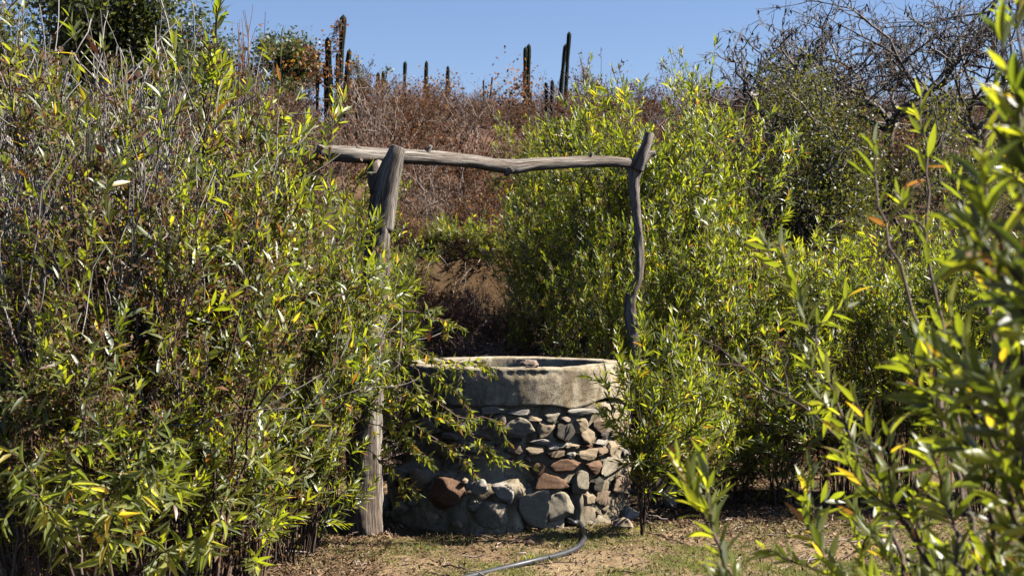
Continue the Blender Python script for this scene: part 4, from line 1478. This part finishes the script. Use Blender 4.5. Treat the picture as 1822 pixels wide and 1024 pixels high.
# ------------------------------------------------------------------ trees
def tree(name, label, seed, px, Y, top_py, crown_px, trunk_h, rad, depth, leaf_n, leaf_mat, lsize, spread=1.0, up=.12, nmain=4, pods=0,
         wander=.3, crown_c=None, squash=.8, bark=M_BARK, clump=.10, trunk_lean=(0, 0), sides=6, kids=(2, 4), templ='2'):
    r = np.random.default_rng(seed)
    x = (px - 911) / FPX * Y
    z0 = tz(x, Y)
    top = CAM_Z - (top_py - 512) / FPX * Y - z0
    root = thing(name, label, 'tree', (x, Y, z0 - .05))
    out, tips = [], []
    th = top * trunk_h
    tp = curve((0, 0, 0), (trunk_lean[0], trunk_lean[1], th), r.normal(0, .06, 3) * th, 8, .01, r)
    R = crown_px / FPX * Y / 2
    ln = math.hypot(top - th, R) * .52
    for k in range(nmain):
        az = k * 6.283 / nmain + r.uniform(-.4, .4)
        d = np.array([math.cos(az) * R * spread, math.sin(az) * R * spread, (top - th) * r.uniform(.6, 1.1)])
        branching(r, tp[-1 - (k % 2)], d, ln * r.uniform(.8, 1.1), rad * .62, depth, out, tips, wander, up, kids, .66, 5)
    g = Geo()
    tube(g, tp, np.linspace(rad * 1.3, rad * .8, len(tp)), 10, .6, rough=.06, seed=seed)
    link('trunk', g.mesh('trunk', bark), root)
    # rescale limbs so the crown has the wanted height and width
    A = np.concatenate([o_[0] for o_ in out])
    kz = (top - th) / max(A[:, 2].max() - th, .1)
    kx = R / max(np.percentile(np.hypot(A[:, 0] - trunk_lean[0], A[:, 1] - trunk_lean[1]), 97), .1)

    def fit(P):
        P = P.copy()
        P[:, 2] = np.where(P[:, 2] > th, th + (P[:, 2] - th) * kz, P[:, 2])
        q = sstep(th * .9, th * 1.15, P[:, 2])
        P[:, 0] = trunk_lean[0] + (P[:, 0] - trunk_lean[0]) * (1 + (kx - 1) * q)
        P[:, 1] = trunk_lean[1] + (P[:, 1] - trunk_lean[1]) * (1 + (kx - 1) * q)
        return P
    g = Geo()
    for pts, a, b, dp in out:
        tube(g, fit(pts), np.linspace(a, max(b, .003), len(pts)), sides if dp > 1 else 4, r.uniform(.35, .9), cap=False)
    link('limb', g.mesh('limb', bark), root, 'stuff')
    tipP = np.concatenate([fit(t[0]) for t in tips])
    if leaf_n:
        gl = Geo()
        P = tipP[r.integers(0, len(tipP), leaf_n)] + r.normal(0, clump, (leaf_n, 3))
        add_leaves(gl, P, r.normal(size=(leaf_n, 3)) + [0, 0, -.15], r.normal(size=(leaf_n, 3)) + [0, 0, .6], r.uniform(*lsize, leaf_n), r.uniform(lsize[0] * .45, lsize[1] * .5, leaf_n), .1, r.beta(2, 2.2, leaf_n), templ)
        link('crown', gl.mesh('crown', leaf_mat), root, 'stuff')
    if pods:
        gp = Geo()
        P = tipP[r.integers(0, len(tipP), pods)]
        D = r.normal(0, .35, (pods, 3)) + [0, 0, -1]
        add_leaves(gp, P, D, r.normal(size=(pods, 3)), r.uniform(.05, .13, pods), r.uniform(.015, .032, pods), r.uniform(-.2, .3, pods), r.beta(2, 2.5, pods), '4')
        link('seed_pod', gp.mesh('seed_pod', M_PODS), root, 'stuff')
    return root


tree('leafy_tree', 'small round dark green tree on the ridge left of the tall cactus group', 71, 512, 30, 58, 150, .38, .06, 3, 9500, M_TREELEAF, (.06, .12), nmain=5, clump=.13)
tree('leafy_tree', 'big dark shaded tree at the top left corner', 72, 190, 19, -120, 330, .35, .11, 4, 20000, M_TREELEAF, (.06, .12), nmain=6, clump=.18)
tree('leafy_tree', 'olive green tree cut by the left edge at the top', 73, 20, 16, -60, 260, .35, .09, 4, 9000, M_THORN, (.05, .09), nmain=5, clump=.14)
tree('sparse_tree', 'thin upright bush with few yellow tipped twigs against the sky at upper left', 74, 425, 15, -10, 120, .15, .03, 3, 130, M_VINE, (.05, .09), nmain=5, up=.45, clump=.02, wander=.25, bark=M_TWIG)
tree('sparse_tree', 'feathery pale green little tree right of the tall cactus group', 75, 650, 33, 92, 100, .25, .035, 3, 900, M_THORN, (.05, .09), nmain=4, up=.2, clump=.05)
tree('bare_tree', 'large leafless grey tree with dangling dark pods at upper right', 86, 1585, 21, -70, 740, .33, .075, 5, 0, None, (0, 0), nmain=7, pods=1500, wander=.34, up=.05, spread=1.4, kids=(2, 4))
tree('bare_tree', 'second leafless tree with dark pods, its branches nearer the cacti', 77, 1400, 19, -60, 480, .30, .065, 5, 0, None, (0, 0), nmain=7, pods=1100, wander=.34, up=.05, spread=1.4, kids=(2, 4))
tree('bare_tree', 'bare dark twigged tree at the upper right edge beyond the blurred leaves', 88, 1740, 20, -50, 480, .33, .06, 5, 0, None, (0, 0), nmain=6, pods=900, wander=.34, up=.05, spread=1.3, kids=(2, 4))
tree('thorny_tree', 'fine leaved olive green thorny tree in front of the bare trees', 78, 1455, 16, 78, 330, .22, .06, 4, 24000, M_THORN, (.03, .06), nmain=6, clump=.11, up=.05, wander=.4)
tree('thorny_tree', 'fine leaved green thorny tree behind the right hand blurred branches', 79, 1680, 17.5, 150, 330, .22, .06, 4, 15000, M_THORN, (.03, .06), nmain=6, clump=.10, up=.05, wander=.4)
tree('sparse_tree', 'thin dry sapling beside the right hand cactus pair', 80, 1050, 26, 78, 70, .2, .022, 3, 260, M_DRYLEAF, (.04, .07), nmain=4, up=.5, clump=.02, bark=M_TWIG)
tree('leafy_tree', 'dark crown of a tree rising behind the big corner tree', 81, 330, 26, 10, 150, .4, .07, 3, 4500, M_TREELEAF, (.05, .10), nmain=4, clump=.16)

# bare twigs standing up out of the brush along the skyline
first = None
SK = dry_shrub(64, 1.5, .55, 7, 2, .010, 60, M_TWIG, tint=(.1, .7))
for i, (px, h) in enumerate([(700, 1.2), (790, 1.5), (850, 1.6), (885, 1.4), (830, 1.2), (925, 1.1)]):
    Y = 33 + i % 3
    x = (px - 911) / FPX * Y
    lab = 'tall bare twig bush sticking up from the skyline between the cacti'
    if first is None:
        first = plant('bare_bush', lab, 'bush', (('twig', SK[0]), ('dead_leaf', SK[1])), (x, Y, tz(x, Y)), i, h / 1.7, 'bare twig bushes along the skyline')
    else:
        dup(first, (x, Y, tz(x, Y)), i * 1.3, h / 1.7, lab)


# ------------------------------------------------------------------ cacti
def cactus_column(parent, seed, px, top, bot, w, Y, lean=0.0, Y0=None, mat=None, x0=0, y0=0, z0=0):
    r = np.random.default_rng(seed)
    p1, p0 = at(px, top, Y), at(px - lean, bot, Y)
    zg = tz(p0[0], p0[1])
    p0[2] = min(p0[2], zg) - .05
    n = 40
    pts = curve(p0, p1, np.array([r.normal(0, .03), r.normal(0, .03), 0]), n, 0) - np.array([x0, y0, z0])
    t = np.linspace(0, 1, n)
    L = p1[2] - p0[2]
    R = w * .66 / FPX * Y / 2
    rad = R * (.9 + .12 * np.sin(t * 9 + r.uniform(0, 6)) + .06 * np.sin(t * 23))
    d = (1 - t) * L
    cap = np.clip(d / (R * 1.6), 0, 1)
    rad = rad * np.sqrt(np.clip(1 - (1 - cap) ** 2, .01, 1))
    ribs = 10
    sides = ribs * 4
    g = Geo()
    T, U, Wv = frames(pts)
    a = np.arange(sides) * 2 * math.pi / sides
    rr = rad[:, None] * (1 + .13 * np.cos(ribs * a)[None, :])
    V = pts[:, None] + rr[..., None] * (np.cos(a)[None, :, None] * U[:, None] + np.sin(a)[None, :, None] * Wv[:, None])
    i = np.arange(n - 1)[:, None] * sides
    j = np.arange(sides)[None, :]
    j2 = (j + 1) % sides
    A, B, C, D = i + j, i + j2, i + sides + j2, i + sides + j
    F = np.concatenate([np.stack([A, B, C], -1).reshape(-1, 3), np.stack([A, C, D], -1).reshape(-1, 3)])
    F = np.vstack([F, np.stack([(n - 1) * sides + np.arange(sides), (n - 1) * sides + (np.arange(sides) + 1) % sides, np.full(sides, n * sides)], -1)])
    V = np.vstack([V.reshape(-1, 3), pts[-1] + [0, 0, .01]])
    g.add(V, F)
    # spines along the ribs
    m = 260
    ti = r.integers(3, n - 1, m)
    ri = r.integers(0, ribs, m) * 4
    P = V[ti * sides + ri]
    out = norm(P - pts[ti])
    add_leaves(g, P, out + r.normal(0, .5, (m, 3)), r.normal(size=(m, 3)), R * r.uniform(.15, .35, m), R * .05, 0, .5, '2')
    link('column' if mat is None else 'dead_column', g.mesh('cactus_column', mat or M_CACTUS), parent)


CACTI = [
    ('tall five armed columnar cactus group left of centre on the ridge', 27, [(583, 66, 275, 19, 0), (611, 26, 270, 17, 14), (622, 87, 262, 15, 6), (600, 94, 265, 11, 0), (577, 110, 272, 10, -3), (566, 90, 130, 9, 2), (637, 168, 235, 10, 3)]),
    ('low cluster of three short cactus tips just right of the tall group', 36, [(673, 128, 240, 10, 2), (682, 127, 240, 9, 0), (687, 143, 240, 8, -2)]),
    ('single slim cactus column, leftmost of the three lone ones at mid ridge', 36, [(721, 109, 240, 10, 6)]),
    ('single slim cactus column, middle of the three lone ones at mid ridge', 36, [(759, 108, 240, 10, 3)]),
    ('single slim cactus column, rightmost of the three lone ones at mid ridge', 36, [(797, 117, 240, 10, 3)]),
    ('pair of close set cactus columns left of the two leaning ones', 33, [(935, 83, 235, 11, 0), (941, 78, 235, 11, -1), (944, 160, 235, 8, -3)]),
    ('two tall slightly leaning cactus columns at right with short shoots beside them', 31, [(1013, 56, 250, 11, 12), (1007, 78, 250, 12, 14), (983, 142, 250, 9, 0), (971, 146, 250, 8, 2)]),
]
cg = 'columnar cacti along the ridge'
for k, (lab, Y, cols) in enumerate(CACTI):
    x = (cols[0][0] - 911) / FPX * Y
    z = tz(x, Y)
    root = thing('columnar_cactus', lab, 'cactus', (x, Y, z), group=cg)
    for j, (px, top, bot, w, lean) in enumerate(cols):
        cactus_column(root, 90 + 10 * k + j, px, top, bot, w, Y + .12 * ((j * 7) % 3 - 1), lean, x0=x, y0=Y, z0=z)
root = thing('dead_cactus', 'two thin dead brown poles on the ridge right of the lone cacti', 'cactus', (-.6, 34, tz(-.6, 34)))
for j, (px, top, bot, w, lean) in enumerate([(860, 142, 230, 5, -1), (876, 136, 230, 5, 6), (868, 160, 230, 4, 2)]):
    cactus_column(root, 180 + j, px, top, bot, w, 34 + .1 * j, lean, mat=M_DEADWOOD, x0=-.6, y0=34, z0=tz(-.6, 34))


# withered vines climbing the tall cactus group and brush
def vine(label, pix, Y, seed, n=420, spread=.16):
    r = np.random.default_rng(seed)
    c = at(*pix[0], Y)
    root = thing('withered_vine', label, 'vine', tuple(c))
    pts = smooth_poly([at(*q, Y) - c for q in pix], 30)
    g = Geo()
    for k in range(4):
        tube(g, pts + r.normal(0, .05, pts.shape), .006, 4, r.uniform(.2, .6), cap=False)
    link('stem', g.mesh('stem', M_TWIG), root, 'stuff')
    gl = Geo()
    P = pts[r.integers(0, 30, n)] + r.normal(0, spread, (n, 3))
    add_leaves(gl, P, r.normal(size=(n, 3)) + [0, 0, -.6], r.normal(size=(n, 3)), r.uniform(.04, .10, n), r.uniform(.03, .07, n), r.uniform(-.2, .4, n), r.beta(1.6, 1.9, n), '4')
    link('vine_leaf', gl.mesh('vine_leaf', M_VINE), root, 'stuff')


vine('withered orange leaved vine hanging from the right arm of the tall cactus group', [(628, 240), (624, 190), (619, 150), (622, 110)], 26.6, 1, 120, .08)
vine('withered vine with yellow leaves around the middle of the tall cactus group', [(603, 260), (604, 200), (602, 150), (600, 118)], 26.5, 2, 80, .07)
vine('thin sparse vine dangling left of the tallest cactus tip', [(598, 95), (594, 70), (600, 50), (604, 42)], 26.8, 3, 40, .07)
vine('orange and yellow vine leaves between the round tree and the cacti', [(545, 190), (552, 140), (560, 110), (556, 96)], 26.6, 4, 520, .25)
vine('dark red vine draped over brush below the cactus pair', [(890, 240), (905, 190), (915, 160), (930, 150)], 31.5, 5, 700, .28)
vine('red brown vine around the base of the middle lone cactus', [(745, 230), (757, 185), (760, 160), (764, 150)], 35.5, 6, 420, .20)
vine('red brown vine around the base of the rightmost lone cactus', [(780, 240), (794, 195), (797, 165), (800, 150)], 35.5, 7, 420, .20)
vine('yellow and red vine tangle on the brush above the crossbar', [(650, 250), (690, 225), (730, 215), (775, 225)], 28.5, 8, 800, .30)

# ------------------------------------------------------------------ litter, grass, twigs
r = np.random.default_rng(60)
def scatter(n, fx, fy, keep=None):
    out = []
    x, y = fx(n), fy(n)
    if keep is not None:
        k = keep(x, y)
        x, y = x[k], y[k]
    return x, y


def off_well(x, y):
    return np.hypot(x - WX, y - WY) > R_WALL + .05


# fallen leaves
x = np.concatenate([r.uniform(-3.2, 3.6, 44000), r.normal(2.0, .7, 11000), r.uniform(-2.2, -.8, 9000), r.uniform(-2.2, 1.6, 40000)])
y = np.concatenate([r.uniform(7.6, 13.2, 44000), r.normal(10.8, .6, 11000), r.uniform(8.2, 10.2, 9000), r.uniform(12.3, 24, 40000)])
k = off_well(x, y)
k &= r.random(len(x)) > .62 * np.exp(-((x - .9) / 1.1) ** 2 - ((y - 8.7) / .7) ** 2)
x, y = x[k], y[k]
n = len(x)
P = np.stack([x, y, terrain(x, y) + r.uniform(.002, .016, n)], -1)
D = np.stack([r.normal(size=n), r.normal(size=n), r.normal(0, .25, n)], -1)
N = np.stack([r.normal(0, .4, n), r.normal(0, .4, n), np.ones(n)], -1)
g = Geo()
add_leaves(g, P, D, N, r.uniform(.018, .06, n), r.uniform(.006, .018, n), r.uniform(-.5, .4, n), r.beta(1.5, 2.1, n), '4')
link('leaf_litter', g.mesh('leaf_litter', M_LITTER), kind='stuff')

# short dry grass
x = np.concatenate([r.uniform(-1.6, 3.4, 80000), r.normal(.9, .9, 80000)])
y = np.concatenate([r.uniform(7.8, 10.3, 80000), r.normal(8.6, .55, 80000)])
pat = np.sin(2.1 * x + .7) * np.sin(3.3 * y + 1.1 * x) + .6 * np.sin(5.7 * x - 4.1 * y) + .4 * np.sin(11 * x + 9 * y)
k = off_well(x, y) & (pat + r.normal(0, .5, len(x)) > .15) & (y > 7.6)
x, y = x[k], y[k]
n = len(x)
P = np.stack([x, y, terrain(x, y) - .002], -1)
D = np.stack([r.normal(0, .55, n), r.normal(0, .55, n), np.ones(n)], -1)
g = Geo()
add_leaves(g, P, D, r.normal(size=(n, 3)), r.uniform(.010, .032, n), r.uniform(.0025, .006, n), r.uniform(-.2, .5, n), r.beta(2, 2, n), '2')
link('grass', g.mesh('grass', M_GRASS), kind='stuff')

# green tufts beside the hose
def tuft(label, px, py, n, L, seed):
    r_ = np.random.default_rng(seed)
    q = gpt(px, py, 0)
    o = thing('grass_tuft', label, 'grass', tuple(q))
    g = Geo()
    P = np.stack([r_.normal(0, .04, n), r_.normal(0, .03, n), np.zeros(n)], -1)
    D = np.stack([r_.normal(0, .5, n), r_.normal(0, .5, n), np.ones(n)], -1)
    add_leaves(g, P, D, r_.normal(size=(n, 3)), r_.uniform(.5, 1.1, n) * L, r_.uniform(.006, .010, n), r_.uniform(0, .5, n), r_.uniform(.5, .85, n), '8')
    link('foliage', g.mesh('foliage', M_LEAF), o, 'stuff')


tuft('bright green grass tuft growing over the hose', 942, 1002, 60, .07, 1)
tuft('tiny green tuft at the bend of the hose', 1042, 962, 16, .045, 2)
tuft('tiny green weed by the flat tan rock', 1145, 946, 18, .05, 3)

# fallen twigs, on the flat and thick on the bank behind the well
g = Geo()
for i in range(1700):
    if i < 260:
        x0, y0, L = r.uniform(-2.6, 3), r.uniform(7.8, 12), r.uniform(.06, .3)
    else:
        y0 = r.uniform(12.2, 18.6)
        x0, L = r.normal(-.03 * y0 + .1, 1.0), r.uniform(.15, .9)
    a = r.uniform(0, 6.28)
    n = 6
    t = np.linspace(-.5, .5, n)
    X, Y_ = x0 + np.cos(a) * t * L, y0 + np.sin(a) * t * L
    if not off_well(X, Y_).all() or (((Y_ > 17.9) & (Y_ < 18.9)).any() and i % 5):
        continue
    Z = terrain(X, Y_) + .006 + np.abs(r.normal(0, .02 if i < 260 else .06)) + t * r.normal(0, .15) * L * .5 + r.normal(0, .006, n)
    Z = np.maximum(Z, terrain(X, Y_) + .003)
    tube(g, np.stack([X + r.normal(0, .008, n), Y_, Z], -1), np.linspace(.006, .002, n) * r.uniform(.5, 1.3), 4, r.uniform(.2, 1.05) if i < 260 else r.uniform(.4, 1.35), cap=False)
link('fallen_twigs', g.mesh('fallen_twigs', M_TWIG), kind='stuff')

# dead brush leaning on the bank behind the well
first = None
BR = dry_shrub(65, .55, .7, 12, 2, .006, 260, M_TWIG, tint=(.4, 1.0))
for i, (px, Y, s_) in enumerate([(880, 13.2, .9), (930, 14.0, 1.0), (985, 13.2, .9), (1010, 15.0, 1.1), (845, 16.0, .9), (760, 15.2, 1.0), (905, 17.2, 1.1), (700, 17.8, 1.0), (960, 12.6, .7), (800, 14.2, .9), (850, 17.4, 1.0), (780, 17.6, .9), (815, 15.4, .8), (740, 13.4, .8), (735, 16.6, .9), (880, 15.4, 1.0)]):
    x = (px - 911) / FPX * Y
    lab = 'low heap of dead grey twigs on the dark slope behind the well'
    loc = (x, Y, tz(x, Y))
    if first is None:
        first = plant('dead_bush', lab, 'bush', (('twig', BR[0]), ('dead_leaf', BR[1])), loc, i, s_, 'dead twig heaps behind the well')
    else:
        dup(first, loc, i * 1.9, s_, lab)
